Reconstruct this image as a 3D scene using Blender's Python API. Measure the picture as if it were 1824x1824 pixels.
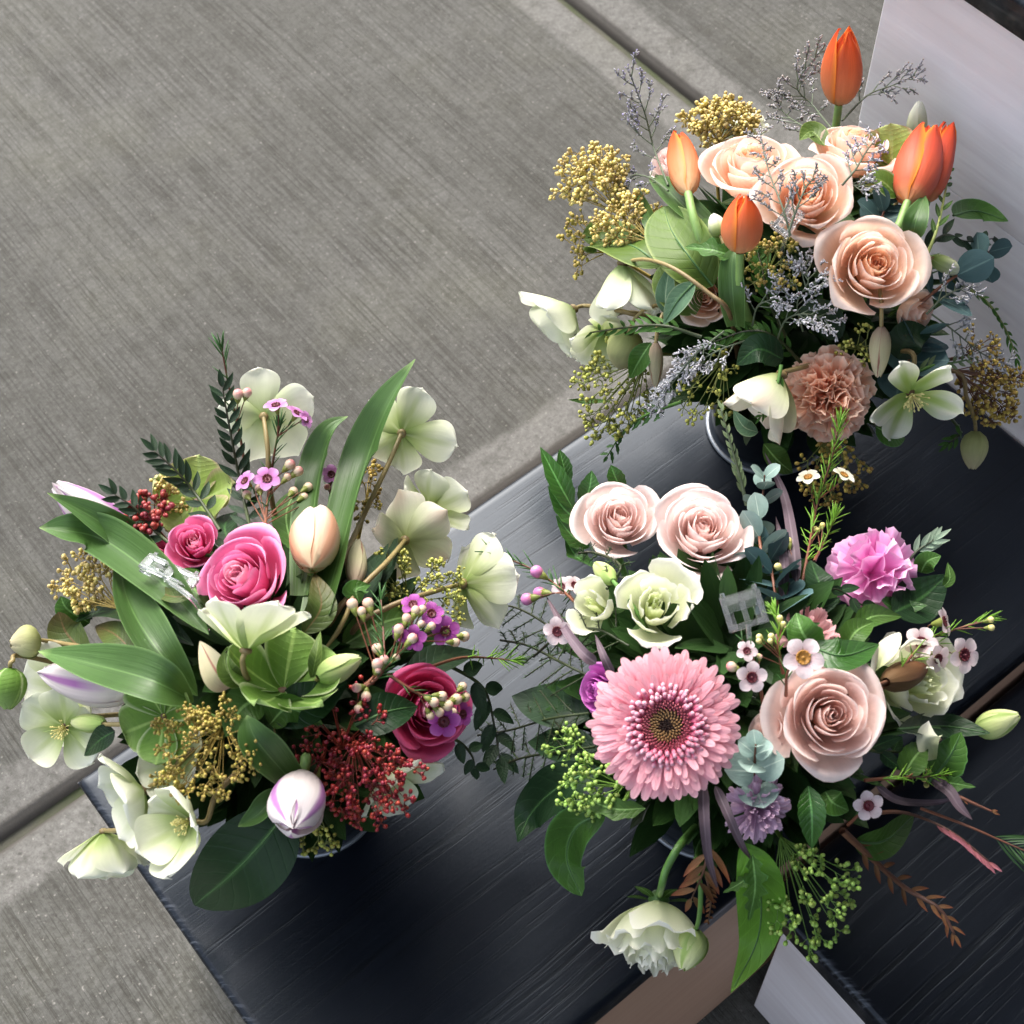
import bpy, math, random
from mathutils import Vector, Matrix, Quaternion
from math import sin, cos, pi, radians, sqrt, exp, atan2

for o in list(bpy.data.objects):
    bpy.data.objects.remove(o)
SC = bpy.context.scene
COL = SC.collection
V = Vector

# ---------------------------------------------------------------- camera
CAM_POS = V((-0.0037, -0.5700, 1.4400))
PITCH, ROLL, YAW, F_PX, HALF = 1.01147844, -0.05372200, 0.94042108, 2794.6, 912.0
_f = V((cos(YAW) * cos(PITCH), sin(YAW) * cos(PITCH), -sin(PITCH)))
_r0 = V((sin(YAW), -cos(YAW), 0.0))
_u0 = _r0.cross(_f)
CR = cos(ROLL) * _r0 + sin(ROLL) * _u0
CU = -sin(ROLL) * _r0 + cos(ROLL) * _u0
CF = _f
cam_data = bpy.data.cameras.new('camera')
cam = bpy.data.objects.new('camera', cam_data)
COL.objects.link(cam)
cam.matrix_world = Matrix(((CR.x, CU.x, -CF.x, CAM_POS.x), (CR.y, CU.y, -CF.y, CAM_POS.y),
                           (CR.z, CU.z, -CF.z, CAM_POS.z), (0, 0, 0, 1)))
cam_data.sensor_fit = 'HORIZONTAL'
cam_data.sensor_width = 15.6
cam_data.lens = F_PX / (2 * HALF) * 15.6
cam_data.clip_start = 0.02
cam_data.clip_end = 400
cam_data.dof.use_dof = True
cam_data.dof.focus_distance = 1.10
cam_data.dof.aperture_fstop = 7.1
SC.camera = cam

# ---------------------------------------------------------------- sky, sun, exposure
world = bpy.data.worlds.new('World')
SC.world = world
world.use_nodes = True
wn = world.node_tree
wn.nodes.clear()
SUN_EL, SUN_AZ = radians(48), radians(70)      # azimuth measured from +X towards +Y
sky = wn.nodes.new('ShaderNodeTexSky')
sky.sky_type = 'NISHITA'
sky.sun_disc = False
sky.sun_elevation = SUN_EL
sky.sun_rotation = pi / 2 - SUN_AZ
sky.air_density = 1.0
sky.dust_density = 6.0
hs = wn.nodes.new('ShaderNodeHueSaturation')      # overcast: the sky's blue is mostly greyed out
hs.inputs['Saturation'].default_value = 0.55
bg = wn.nodes.new('ShaderNodeBackground')
bg.inputs['Strength'].default_value = 0.15
wo = wn.nodes.new('ShaderNodeOutputWorld')
wn.links.new(sky.outputs[0], hs.inputs['Color'])
wn.links.new(hs.outputs[0], bg.inputs[0])
wn.links.new(bg.outputs[0], wo.inputs[0])
sun_data = bpy.data.lights.new('sun', 'SUN')
sun_data.energy = 0.55
sun_data.angle = radians(45)
sun_data.color = (1.0, 0.985, 0.96)
sun = bpy.data.objects.new('sun', sun_data)
COL.objects.link(sun)
_sd = V((cos(SUN_AZ) * cos(SUN_EL), sin(SUN_AZ) * cos(SUN_EL), sin(SUN_EL)))
sun.rotation_euler = _sd.to_track_quat('Z', 'Y').to_euler()
sun.location = (0, 2, 4)
SC.view_settings.view_transform = 'Standard'
SC.view_settings.look = 'None'
SC.view_settings.gamma = 1
SC.view_settings.use_curve_mapping = False
SC.view_settings.exposure = 1.68
AWN_Y = 0.55          # front edge of the unseen awning, set for the shade it gives
SC.cycles.use_denoising = True
SC.cycles.max_bounces = 8
SC.cycles.transparent_max_bounces = 12

# ---------------------------------------------------------------- helpers
ZB, HB = 0.36, 0.118          # bench top, bucket height


def ray(x, y):
    return CF + CR * ((x - HALF) / F_PX) - CU * ((y - HALF) / F_PX)


def atz(x, y, z):
    d = ray(x, y)
    return CAM_POS + d * ((z - CAM_POS.z) / d.z)


def facing(a, b, c):
    return (CR * a + CU * b - CF * c).normalized()


class Bq:                       # a bouquet: its bucket's foot and the dome its flowers fill
    def __init__(s, foot, a, h):
        s.foot = V((foot[0], foot[1], ZB))
        s.cen = s.foot + V((0, 0, HB + 0.015))
        s.a, s.h = a, h

    def at(s, x, y, off=0.0):
        d = ray(x, y)
        k = V((1 / s.a, 1 / s.a, 1 / s.h))
        o = (CAM_POS - s.cen) * k
        e = d * k
        A, B, Cc = e.dot(e), 2 * o.dot(e), o.dot(o) - 1
        D = B * B - 4 * A * Cc
        t = -B / (2 * A) if D <= 0 else (-B - sqrt(D)) / (2 * A)
        return CAM_POS + d * (t - off)


def mpp(p):                     # metres covered by one photo pixel at this point
    return (p - CAM_POS).dot(CF) / F_PX


def link(o):
    COL.objects.link(o)
    return o


def thing(name, label, cat, loc, group=None, kind=None):
    o = link(bpy.data.objects.new(name, None))
    o.empty_display_size = 0.01
    o.location = loc
    o['label'] = label
    o['category'] = cat
    if group:
        o['group'] = group
    if kind:
        o['kind'] = kind
    return o


def tag(o, label, cat, group=None, kind=None):
    o['label'] = label
    o['category'] = cat
    if group:
        o['group'] = group
    if kind:
        o['kind'] = kind
    return o


class MB:                       # mesh builder: sheets, tubes, ellipsoids, boxes
    def __init__(s):
        s.v, s.f, s.uv, s.mi = [], [], [], []

    def sheet(s, fn, nu, nv, mi=0, wrap=False):
        b = len(s.v)
        for j in range(nv + 1):
            for i in range(nu + 1):
                u, v = -1 + 2 * i / nu, j / nv
                s.v.append(fn(u, v))
                s.uv.append((u * .5 + .5, v))
        for j in range(nv):
            for i in range(nu):
                a = b + j * (nu + 1) + i
                s.f.append((a, a + 1, a + nu + 2, a + nu + 1))
                s.mi.append(mi)
        return s

    def tube(s, pts, rad, n=6, mi=0, cap=True):
        m = len(pts)
        if not hasattr(rad, '__len__'):
            rad = [rad] * m
        b = len(s.v)
        t0 = (pts[1] - pts[0]).normalized()
        up = V((0, 0, 1)) if abs(t0.z) < .9 else V((1, 0, 0))
        x = t0.cross(up).normalized()
        for k in range(m):
            t = (pts[min(k + 1, m - 1)] - pts[max(k - 1, 0)])
            t = t.normalized() if t.length > 1e-9 else t0
            x = (x - t * x.dot(t))
            x = x.normalized() if x.length > 1e-9 else t.orthogonal().normalized()
            y = t.cross(x)
            for i in range(n):
                a = 2 * pi * i / n
                s.v.append(pts[k] + (x * cos(a) + y * sin(a)) * rad[k])
                s.uv.append((i / n, k / (m - 1)))
        for k in range(m - 1):
            for i in range(n):
                j = (i + 1) % n
                s.f.append((b + k * n + i, b + k * n + j, b + (k + 1) * n + j, b + (k + 1) * n + i))
                s.mi.append(mi)
        if cap:
            s.f.append(tuple(b + (m - 1) * n + i for i in range(n)))
            s.mi.append(mi)
        return s

    def ell(s, c, ax, r, l, n=8, m=5, mi=0, tip=0.0):     # ellipsoid round axis ax; tip > 0 makes it pear-shaped
        ax = ax.normalized()
        x = ax.orthogonal().normalized()
        y = ax.cross(x)
        b = len(s.v)
        for j in range(m + 1):
            th = pi * j / m
            h = -cos(th) * l
            rr = sin(th) * r * (1 - tip * (h / l) * .5) if 0 < j < m else 0.0
            if j in (0, m):
                s.v.append(c + ax * h)
                s.uv.append((.5, j / m))
            else:
                for i in range(n):
                    a = 2 * pi * i / n
                    s.v.append(c + ax * h + (x * cos(a) + y * sin(a)) * rr)
                    s.uv.append((i / n, j / m))
        for i in range(n):
            k = (i + 1) % n
            s.f.append((b, b + 1 + k, b + 1 + i))
            s.mi.append(mi)
            for j in range(m - 2):
                p = b + 1 + j * n
                s.f.append((p + i, p + k, p + n + k, p + n + i))
                s.mi.append(mi)
            p = b + 1 + (m - 2) * n
            s.f.append((p + i, p + k, b + 1 + (m - 1) * n))
            s.mi.append(mi)
        return s

    def box(s, lo, hi, mi=0):
        b = len(s.v)
        for z in (lo[2], hi[2]):
            for (x, y) in ((lo[0], lo[1]), (hi[0], lo[1]), (hi[0], hi[1]), (lo[0], hi[1])):
                s.v.append(V((x, y, z)))
                s.uv.append((0, 0))
        for q in ((3, 2, 1, 0), (4, 5, 6, 7), (0, 1, 5, 4), (1, 2, 6, 5), (2, 3, 7, 6), (3, 0, 4, 7)):
            s.f.append(tuple(b + i for i in q))
            s.mi.append(mi)
        return s

    def lathe(s, prof, n=40, mi=0, c=V((0, 0, 0))):
        b = len(s.v)
        m = len(prof)
        for k, (r, z) in enumerate(prof):
            for i in range(n):
                a = 2 * pi * i / n
                s.v.append(c + V((r * cos(a), r * sin(a), z)))
                s.uv.append((i / n, k / (m - 1)))
        for k in range(m - 1):
            for i in range(n):
                j = (i + 1) % n
                s.f.append((b + k * n + i, b + k * n + j, b + (k + 1) * n + j, b + (k + 1) * n + i))
                s.mi.append(mi)
        return s

    def mesh(s, name, mats, smooth=True):
        me = bpy.data.meshes.new(name)
        me.from_pydata([tuple(p) for p in s.v], [], s.f)
        uvl = me.uv_layers.new(name='UVMap')
        vi = [0] * len(me.loops)
        me.loops.foreach_get('vertex_index', vi)
        flat = []
        for i in vi:
            flat.extend(s.uv[i])
        uvl.data.foreach_set('uv', flat)
        for mt in (mats if isinstance(mats, (list, tuple)) else [mats]):
            me.materials.append(mt)
        me.polygons.foreach_set('material_index', s.mi)
        me.polygons.foreach_set('use_smooth', [smooth] * len(s.f))
        me.update()
        return me

    def build(s, name, mats, parent=None, M=None, kind=None, smooth=True):
        return put(name, s.mesh(name, mats, smooth), parent, M, kind)


def put(name, me, parent=None, M=None, kind=None):
    o = link(bpy.data.objects.new(name, me))
    if parent is not None:
        o.parent = parent
    if M is not None:
        o.matrix_basis = M
    if kind:
        o['kind'] = kind
    return o


def frame(p, z, spin=0.0, s=1.0, hint=None):     # a matrix at p whose z axis is z
    z = z.normalized()
    h = hint if hint is not None else (V((0, 0, 1)) if abs(z.z) < .95 else V((0, 1, 0)))
    x = h.cross(z)
    x = x.normalized() if x.length > 1e-6 else z.orthogonal().normalized()
    y = z.cross(x)
    x2 = x * cos(spin) + y * sin(spin)
    y2 = z.cross(x2)
    x2, y2, z2 = x2 * s, y2 * s, z * s
    return Matrix(((x2.x, y2.x, z2.x, p.x), (x2.y, y2.y, z2.y, p.y), (x2.z, y2.z, z2.z, p.z), (0, 0, 0, 1)))


def bez(p0, p1, p2, p3, n=10):
    out = []
    for i in range(n + 1):
        t = i / n
        q = 1 - t
        out.append(p0 * (q * q * q) + p1 * (3 * q * q * t) + p2 * (3 * q * t * t) + p3 * (t * t * t))
    return out


def spline(pts, n=24):           # Catmull-Rom through the points, n+1 samples
    if len(pts) == 2:
        return [pts[0].lerp(pts[1], i / n) for i in range(n + 1)]
    P = [pts[0] * 2 - pts[1]] + list(pts) + [pts[-1] * 2 - pts[-2]]
    m = len(pts) - 1
    out = []
    for i in range(n + 1):
        x = i / n * m
        k = min(int(x), m - 1)
        t = x - k
        a, b, c, d = P[k], P[k + 1], P[k + 2], P[k + 3]
        out.append((b * 2 + (c - a) * t + (a * 2 - b * 5 + c * 4 - d) * t * t + (b * 3 - a - c * 3 + d) * t ** 3) * .5)
    return out


# ---------------------------------------------------------------- materials
def lin(h):
    h = h.lstrip('#')
    out = []
    for i in (0, 2, 4):
        c = int(h[i:i + 2], 16) / 255
        out.append(c / 12.92 if c <= .04045 else ((c + .055) / 1.055) ** 2.4)
    return (*out, 1.0)


class NT:                        # small node-tree writer
    def __init__(s, name):
        s.m = bpy.data.materials.new(name)
        s.m.use_nodes = True
        s.t = s.m.node_tree
        s.t.nodes.clear()
        s.out = s.n('ShaderNodeOutputMaterial')

    def n(s, k, **kw):
        x = s.t.nodes.new(k)
        for a, b in kw.items():
            setattr(x, a, b)
        return x

    def l(s, a, b):
        s.t.links.new(a, b)

    def val(s, sock, v):
        if hasattr(v, 'is_output'):
            s.l(v, sock)
        else:
            sock.default_value = v

    def math(s, op, a, b=0.0, clamp=False):
        x = s.n('ShaderNodeMath', operation=op)
        x.use_clamp = clamp
        s.val(x.inputs[0], a)
        s.val(x.inputs[1], b)
        return x.outputs[0]

    def mix(s, f, a, b, mode='MIX'):
        x = s.n('ShaderNodeMix', data_type='RGBA', blend_type=mode)
        s.val(x.inputs[0], f)
        s.val(x.inputs[6], a)
        s.val(x.inputs[7], b)
        return x.outputs[2]

    def ramp(s, f, stops, interp='LINEAR'):
        x = s.n('ShaderNodeValToRGB')
        x.color_ramp.interpolation = interp
        e = x.color_ramp.elements
        while len(e) < len(stops):
            e.new(.5)
        for k, (p, c) in enumerate(stops):
            e[k].position = p
            e[k].color = c if not isinstance(c, str) else lin(c)
        s.val(x.inputs[0], f)
        return x.outputs[0]

    def noise(s, vec, scale, detail=3.0, rough=.55):
        x = s.n('ShaderNodeTexNoise')
        x.inputs['Scale'].default_value = scale
        x.inputs['Detail'].default_value = detail
        x.inputs['Roughness'].default_value = rough
        if vec is not None:
            s.l(vec, x.inputs['Vector'])
        return x.outputs[0]

    def mapping(s, vec, scale):
        x = s.n('ShaderNodeMapping')
        x.inputs['Scale'].default_value = scale
        s.l(vec, x.inputs['Vector'])
        return x.outputs[0]

    def bump(s, h, strength, dist):
        x = s.n('ShaderNodeBump')
        x.inputs['Strength'].default_value = strength
        x.inputs['Distance'].default_value = dist
        s.l(h, x.inputs['Height'])
        return x.outputs[0]


_mats = {}


def plant_mat(name, stops, edge=None, mid=None, vein=.12, trans=.3, rough=.62, spec=.22, mott=.10, bumpd=.0003, rnd=.10, vs=34.0, coat=0.0):
    """petal or leaf: colour runs from base to tip along v; edge = (start, colour) towards the rim in u; mid = (width, colour) on the midrib."""
    if name in _mats:
        return _mats[name]
    t = NT(name)
    uv = t.n('ShaderNodeUVMap').outputs[0]
    sp = t.n('ShaderNodeSeparateXYZ')
    t.l(uv, sp.inputs[0])
    u, v = sp.outputs[0], sp.outputs[1]
    au = t.math('MULTIPLY', t.math('ABSOLUTE', t.math('SUBTRACT', u, .5)), 2.0)
    oi = t.n('ShaderNodeObjectInfo').outputs['Random']
    dk = .98 if name.startswith('leaf') else 1.0
    tc = t.n('ShaderNodeTexCoord').outputs['Object']
    c = t.ramp(v, stops)
    if edge:
        e0, ec = edge
        c = t.mix(t.ramp(au, [(e0, (0, 0, 0, 1)), (1.0, (1, 1, 1, 1))]), c, lin(ec))
    if mid:
        w, mc = mid[0], mid[1]
        f = t.ramp(au, [(w * .35, (1, 1, 1, 1)), (w, (0, 0, 0, 1))])
        if len(mid) > 2:
            f = t.math('MULTIPLY', f, t.ramp(v, mid[2]))
        c = t.mix(f, c, lin(mc))
    # fine veins along the length, thinner towards the base
    cmb = t.n('ShaderNodeCombineXYZ')
    t.l(t.math('MULTIPLY', u, vs), cmb.inputs[0])
    t.l(t.math('MULTIPLY', v, 2.2), cmb.inputs[1])
    t.l(t.math('MULTIPLY', oi, 37.0), cmb.inputs[2])
    vn = t.noise(cmb.outputs[0], 1.0, 2.0)
    mo = t.noise(tc, 130.0, 3.0)
    line = None
    if name in ('leaf_dark', 'leaf_mid', 'leaf_fresh', 'leaf_serr', 'leaf_olive', 'leaf_lime', 'leaf_black', 'leaf_grey', 'hell_green', 'hell_lime', 'leaf_bronze'):
        wob = t.math('MULTIPLY', t.noise(tc, 60.0, 2.0), .35)          # side veins run out from the midrib towards the tip
        fr = t.math('FRACT', t.math('ADD', t.math('SUBTRACT', t.math('MULTIPLY', v, 9.0), t.math('MULTIPLY', au, 1.5)), wob))
        line = t.ramp(fr, [(.0, (.5, .5, .5, 1)), (.06, (1, 1, 1, 1)), (.16, (.15, .15, .15, 1)), (.7, (0, 0, 0, 1)), (1.0, (.5, .5, .5, 1))])
    k = t.math('ADD', t.math('MULTIPLY', t.math('SUBTRACT', vn, .5), 2 * vein), t.math('MULTIPLY', t.math('SUBTRACT', mo, .5), 2 * mott))
    k = t.math('ADD', t.math('ADD', k, dk), t.math('MULTIPLY', t.math('SUBTRACT', oi, .5), 2 * rnd))
    if line is not None:
        k = t.math('ADD', k, t.math('MULTIPLY', line, .16))
    h = t.n('ShaderNodeHueSaturation')
    t.l(k, h.inputs['Value'])
    t.l(t.math('ADD', .99, t.math('MULTIPLY', vn, .02)), h.inputs['Saturation'])
    t.l(c, h.inputs['Color'])
    c = h.outputs[0]
    p = t.n('ShaderNodeBsdfPrincipled')
    t.l(c, p.inputs['Base Color'])
    p.inputs['Roughness'].default_value = rough
    p.inputs['Specular IOR Level'].default_value = spec
    if coat:
        p.inputs['Coat Weight'].default_value = coat
        p.inputs['Coat Roughness'].default_value = .25
    if bumpd:
        lo = t.n('ShaderNodeVectorMath', operation='MULTIPLY')
        t.l(cmb.outputs[0], lo.inputs[0])
        lo.inputs[1].default_value = (.16, 1.1, 1)
        cr = t.noise(lo.outputs[0], 1.0, 3.0)
        hb = t.math('ADD', vn, t.math('MULTIPLY', cr, 3.5))
        if line is not None:
            hb = t.math('SUBTRACT', hb, t.math('MULTIPLY', line, 1.6))
        nb = t.bump(hb, .55, bumpd)
        t.l(nb, p.inputs['Normal'])
    if trans > 0:
        tr = t.n('ShaderNodeBsdfTranslucent')
        t.l(c, tr.inputs[0])
        mx = t.n('ShaderNodeMixShader')
        mx.inputs[0].default_value = trans
        t.l(p.outputs[0], mx.inputs[1])
        t.l(tr.outputs[0], mx.inputs[2])
        t.l(mx.outputs[0], t.out.inputs[0])
    else:
        t.l(p.outputs[0], t.out.inputs[0])
    _mats[name] = t.m
    return t.m


def bead_mat(name, c0, c1, c2, rough=.4, spec=.4):     # buds and berries: c0 at the foot, c1 middle, c2 tip; hue varies bead to bead
    if name in _mats:
        return _mats[name]
    t = NT(name)
    sp = t.n('ShaderNodeSeparateXYZ')
    t.l(t.n('ShaderNodeUVMap').outputs[0], sp.inputs[0])
    c = t.ramp(sp.outputs[1], [(.1, c0), (.5, c1), (.95, c2)])
    rn = t.n('ShaderNodeNewGeometry').outputs['Random Per Island']
    h = t.n('ShaderNodeHueSaturation')
    t.l(t.math('ADD', .72, t.math('MULTIPLY', rn, .56)), h.inputs['Value'])
    t.l(t.math('ADD', .485, t.math('MULTIPLY', rn, .03)), h.inputs['Hue'])
    t.l(c, h.inputs['Color'])
    p = t.n('ShaderNodeBsdfPrincipled')
    t.l(h.outputs[0], p.inputs['Base Color'])
    p.inputs['Roughness'].default_value = rough
    p.inputs['Specular IOR Level'].default_value = spec
    t.l(p.outputs[0], t.out.inputs[0])
    _mats[name] = t.m
    return t.m


def stem_mat(name, c0, c1=None, rough=.5):
    if name in _mats:
        return _mats[name]
    t = NT(name)
    tc = t.n('ShaderNodeTexCoord').outputs['Object']
    n = t.noise(tc, 160, 3)
    sp = t.n('ShaderNodeSeparateXYZ')
    t.l(t.n('ShaderNodeUVMap').outputs[0], sp.inputs[0])
    c = t.ramp(sp.outputs[1], [(0.15, c0), (.85, c1 or c0)])
    h = t.n('ShaderNodeHueSaturation')
    t.l(t.math('ADD', .7, t.math('MULTIPLY', n, .6)), h.inputs['Value'])
    t.l(c, h.inputs['Color'])
    p = t.n('ShaderNodeBsdfPrincipled')
    t.l(h.outputs[0], p.inputs['Base Color'])
    p.inputs['Roughness'].default_value = rough
    t.l(p.outputs[0], t.out.inputs[0])
    _mats[name] = t.m
    return t.m


# ---------------------------------------------------------------- plant builders
def stem_to(root, b, p, d, r, mat, via=(), seed=0, name='stem', spread=.03, ends=True):
    """a stem from the bloom at p, leaving along -d, bending into the bucket; coordinates local to root (unrotated)."""
    rg = random.Random(seed)
    a = rg.uniform(0, 2 * pi)
    end = b.foot + V((cos(a) * spread, sin(a) * spread, .03))
    o = root.location
    if via:
        pts = [p] + [b.at(*q) for q in via]
        last = pts[-1]
        if ends:
            pts.append(last.lerp(end, .55) + V((0, 0, .012)))
            pts.append(end)
        path = spline(pts, 26)
    else:
        L = (p - end).length
        path = bez(p, p - d.normalized() * L * .35, end + V((0, 0, L * .45)), end, 14)
    m = MB()
    n = len(path)
    m.tube([q - o for q in path], [r * (.85 + .35 * k / n) for k in range(n)], 7)
    return m.build(name, mat, root)


def base_of(b, seed):
    rg = random.Random(seed * 7 + 1)
    return b.foot + V((rg.uniform(-.02, .02), rg.uniform(-.02, .02), .03))


_cache = {}


def rose_set(key, n, opn, seed, ruf=0.0, pt=.03, tall=0.0):
    k = ('rose', key)
    if k in _cache:
        return _cache[k]
    rg = random.Random(seed)
    out = []
    for i in range(n):
        s = i / (n - 1)
        Rl = .05 + (.69 * opn) * s ** 1.3
        Rr = Rl * (.70 + .55 * s ** 1.1 * opn) + .09 * s ** 1.5
        zt = .20 + .12 * sin(pi * min(1, s * 1.05)) - (.42 * opn - tall) * max(0, s - .45) ** 1.3 + rg.uniform(-.05, .05)
        curl = (.02 + .15 * s * opn) * rg.uniform(.7, 1.35)
        hw = (2.3 if i == 0 else 1.30 - .42 * s ** .7) * rg.uniform(.92, 1.08)
        phi = i * 2.39996 + rg.uniform(-.15, .15)
        sp = .16 if i < 3 else rg.uniform(.04, .09)
        ph, ph2 = rg.uniform(0, 6), rg.uniform(0, 6)
        p = [(.04, -.72), (Rl * 1.12 + .02, -.66 + .12 * s), (Rl * 1.05, zt + .03), (Rr, zt - curl)]
        ptn = pt * rg.uniform(.3, 1.6)
        asym = rg.uniform(-.03, .03)

        def fn(u, v, p=p, hw=hw, phi=phi, sp=sp, s=s, ph=ph, ph2=ph2, ptn=ptn, asym=asym):
            w = v * (1 - (.12 + .34 * s) * abs(u) ** 2.8 + asym * u * s + ptn * exp(-(u * 4) ** 2) - ptn * .3)
            q = 1 - w
            B = (q * q * q, 3 * q * q * w, 3 * q * w * w, w * w * w)
            r = sum(B[k] * p[k][0] for k in range(4))
            z = sum(B[k] * p[k][1] for k in range(4))
            a = phi + u * hw * (.5 + .5 * sin(min(w * 1.25, 1) * pi / 2))
            r *= 1 + sp * u
            roll = s * (.05 * abs(u) ** 3 + .025 * sin(u * 4.1 + ph)) * w ** 3
            r += roll + .02 * sin(u * 2.7 + ph2) * w * w
            z -= roll * .7
            if ruf:
                e = v ** 4
                z += ruf * .10 * sin(u * 9 + ph) * e
                r += ruf * .07 * sin(u * 13 + ph2) * e
            return V((r * cos(a), r * sin(a), z))
        out.append((fn, s))
    _cache[k] = out
    return out


_pm = {}


def petal_meshes(key, fns, nu, nv, mat, mat_in=None, cut=0.0):
    k = (key, mat.name)
    if k not in _pm:
        L = []
        for fn, s in fns:
            m = MB()
            m.sheet(fn, nu, nv)
            L.append(m.mesh('petal', mat_in if (mat_in and s < cut) else mat))
        _pm[k] = L
    return _pm[k]


def bloom(root, meshes, p, n, R, spin, name='petal', hint=None):
    M = Matrix.Translation(-root.location) @ frame(p, n, spin, R, hint)
    for me in meshes:
        put(name, me, root, M)
    return M


def rose(label, b, x, y, dia, face, off, mats, key='open', cat='rose', spin=0.0, n=21, opn=1.0, seed=3, ruf=0.0, pt=.03, tall=0.0,
         group='roses in the bouquets', name='rose', nu=12, nv=10, stem=True, via=()):
    p = b.at(x, y, off)
    d = facing(*face)
    R = dia * .5 * mpp(p)
    root = thing(name, label, cat, base_of(b, int(x + y)), group)
    fns = rose_set(key, n, opn, seed, ruf, pt, tall)
    me = petal_meshes(key, fns, nu, nv, mats[0], mats[1] if len(mats) > 1 else None, .34)
    M = bloom(root, me, p, d, R, spin)
    m = MB()
    m.ell(V((0, 0, -.74)), V((0, 0, 1)), .17, .16, 10, 6)
    m.build('calyx', MG['stem'], root, M)
    k = MB()
    for i in range(5):
        a = i * 2 * pi / 5 + .4

        def fs(u, v, a=a):
            r = .12 + .42 * v
            z = -.74 - .16 * v + .10 * v * v
            w = .10 * sin(pi * (v * .9 + .08)) * u
            return V((r * cos(a) - w * sin(a), r * sin(a) + w * cos(a), z))
        k.sheet(fs, 2, 5)
    k.build('sepals', MG['leaf_mid'], root, M)
    if stem:
        stem_to(root, b, p - d * R * .8, d, .0024, MG['stem'], via, int(x))
    return root


def carn_set(key, n, seed, spreadmax=1.45, fan=.55, ruf=.10, sp=1.45):
    k = ('carn', key)
    if k in _cache:
        return _cache[k]
    rg = random.Random(seed)
    out = []
    for i in range(n):
        s = (i + .5) / n
        th = .10 + spreadmax * s ** .62 + rg.uniform(-.08, .08)
        phi = i * 2.39996 + rg.uniform(-.3, .3)
        L = (.86 + .22 * s) * rg.uniform(.9, 1.1)
        f0 = fan * rg.uniform(.8, 1.25)
        ph, ph2, tw = rg.uniform(0, 6), rg.uniform(0, 6), rg.uniform(-.7, .7)
        bend = rg.uniform(.0, .35) * (1 if s > .4 else -.6)
        fq = rg.uniform(5, 8)

        def fn(u, v, th=th, phi=phi, L=L, f0=f0, ph=ph, ph2=ph2, tw=tw, bend=bend, fq=fq, s=s):
            vv = v * (1 - .05 * abs(sin(u * 11 + ph)) * v ** 3 - .24 * u * u)
            t = th + bend * vv * vv
            R = L * vv
            ax = V((sin(t) * cos(phi), sin(t) * sin(phi), cos(t)))
            side = V((-sin(phi), cos(phi), 0))
            nr = ax.cross(side)
            sd = side * cos(tw) + nr * sin(tw)
            nn = ax.cross(sd)
            wd = f0 * (vv ** 1.7 + .04)
            e = vv ** 2.2
            dsp = ruf * e * (sin(u * fq + ph) + .6 * sin(u * fq * 2.1 + ph2))
            return ax * R + sd * (u * wd) + nn * (dsp - .12 * u * u * e) + V((0, 0, -.62))
        out.append((fn, s))
    _cache[k] = out
    return out


def carnation(label, b, x, y, dia, face, off, mat, key, n=46, seed=5, spin=0, cat='carnation', name='carnation', sq=1.0, fan=.55, ruf=.10,
              group='carnations in the bouquets'):
    p = b.at(x, y, off)
    d = facing(*face)
    R = dia * .5 * mpp(p)
    root = thing(name, label, cat, base_of(b, int(x + y)), group)
    me = petal_meshes(key, carn_set(key, n, seed, fan=fan, ruf=ruf), 14, 7, mat)
    M = bloom(root, me, p, d, R, spin)
    m = MB()
    m.lathe([(.01, -1.25), (.15, -1.22), (.19, -.9), (.24, -.55), (.2, -.54)], 12)
    m.build('calyx', MG['stem'], root, M)
    stem_to(root, b, p - d * R * 1.2, d, .002, MG['stem'], (), int(x))
    return root


def tulip(label, b, base, tip, wid, mats, off=0.0, opn=0.0, spin=0.0, seed=1, via=(), tipoff=None, group='tulips in the bouquets', stem=True, fat=.42, loose=0.0, close=0.0):
    p0, p1 = b.at(base[0], base[1], off), b.at(tip[0], tip[1], off if tipoff is None else tipoff)
    ax = p1 - p0
    H = ax.length
    R = wid * .5 * mpp(p0) / H
    root = thing('tulip', label, 'tulip', base_of(b, int(base[0] + base[1])), group)
    rg = random.Random(seed)
    M = Matrix.Translation(-root.location) @ frame(p0, ax, spin, H)
    for i in range(6):
        inner = i % 2
        phi = i * pi / 3 + rg.uniform(-.08, .08)
        ro = .87 if inner else 1.0
        lean = opn * rg.uniform(.4, 1.2) + (loose if i == 2 else 0)
        hl = (.94 if inner else 1.0) * rg.uniform(.96, 1.03)
        ph = rg.uniform(0, 6)

        def fn(u, v, phi=phi, ro=ro, lean=lean, hl=hl, ph=ph):
            if v < fat:
                rr = R * (.03 + .97 * sin(pi / 2 * min(1, (v / fat) ** .62)))
            else:
                q = (v - fat) / (1 - fat)
                rr = R * (1 - (.80 + close) * q ** 1.9)
            rr *= ro
            hw = (.95 if inner else 1.22) * (1 - v ** 5.5) ** .8 * (.75 + .25 * min(1, v / .2)) + .03
            a = phi + u * hw
            rr = rr * (1 + .05 * exp(-(u / .22) ** 2) * v) + lean * .5 * v * v * R
            rr -= .04 * R * abs(u) ** 3 - .05 * R * u
            rr += .012 * sin(5 * u + ph) * v
            return V((rr * cos(a), rr * sin(a), hl * v))
        m = MB()
        m.sheet(fn, 10, 12)
        m.build('petal', mats[0], root, M)
    if stem:
        d = ax.normalized()
        stem_to(root, b, p0 + d * H * .015, d, .0034, MG['tulip_stem'], via, int(base[0]))
    return root


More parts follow.
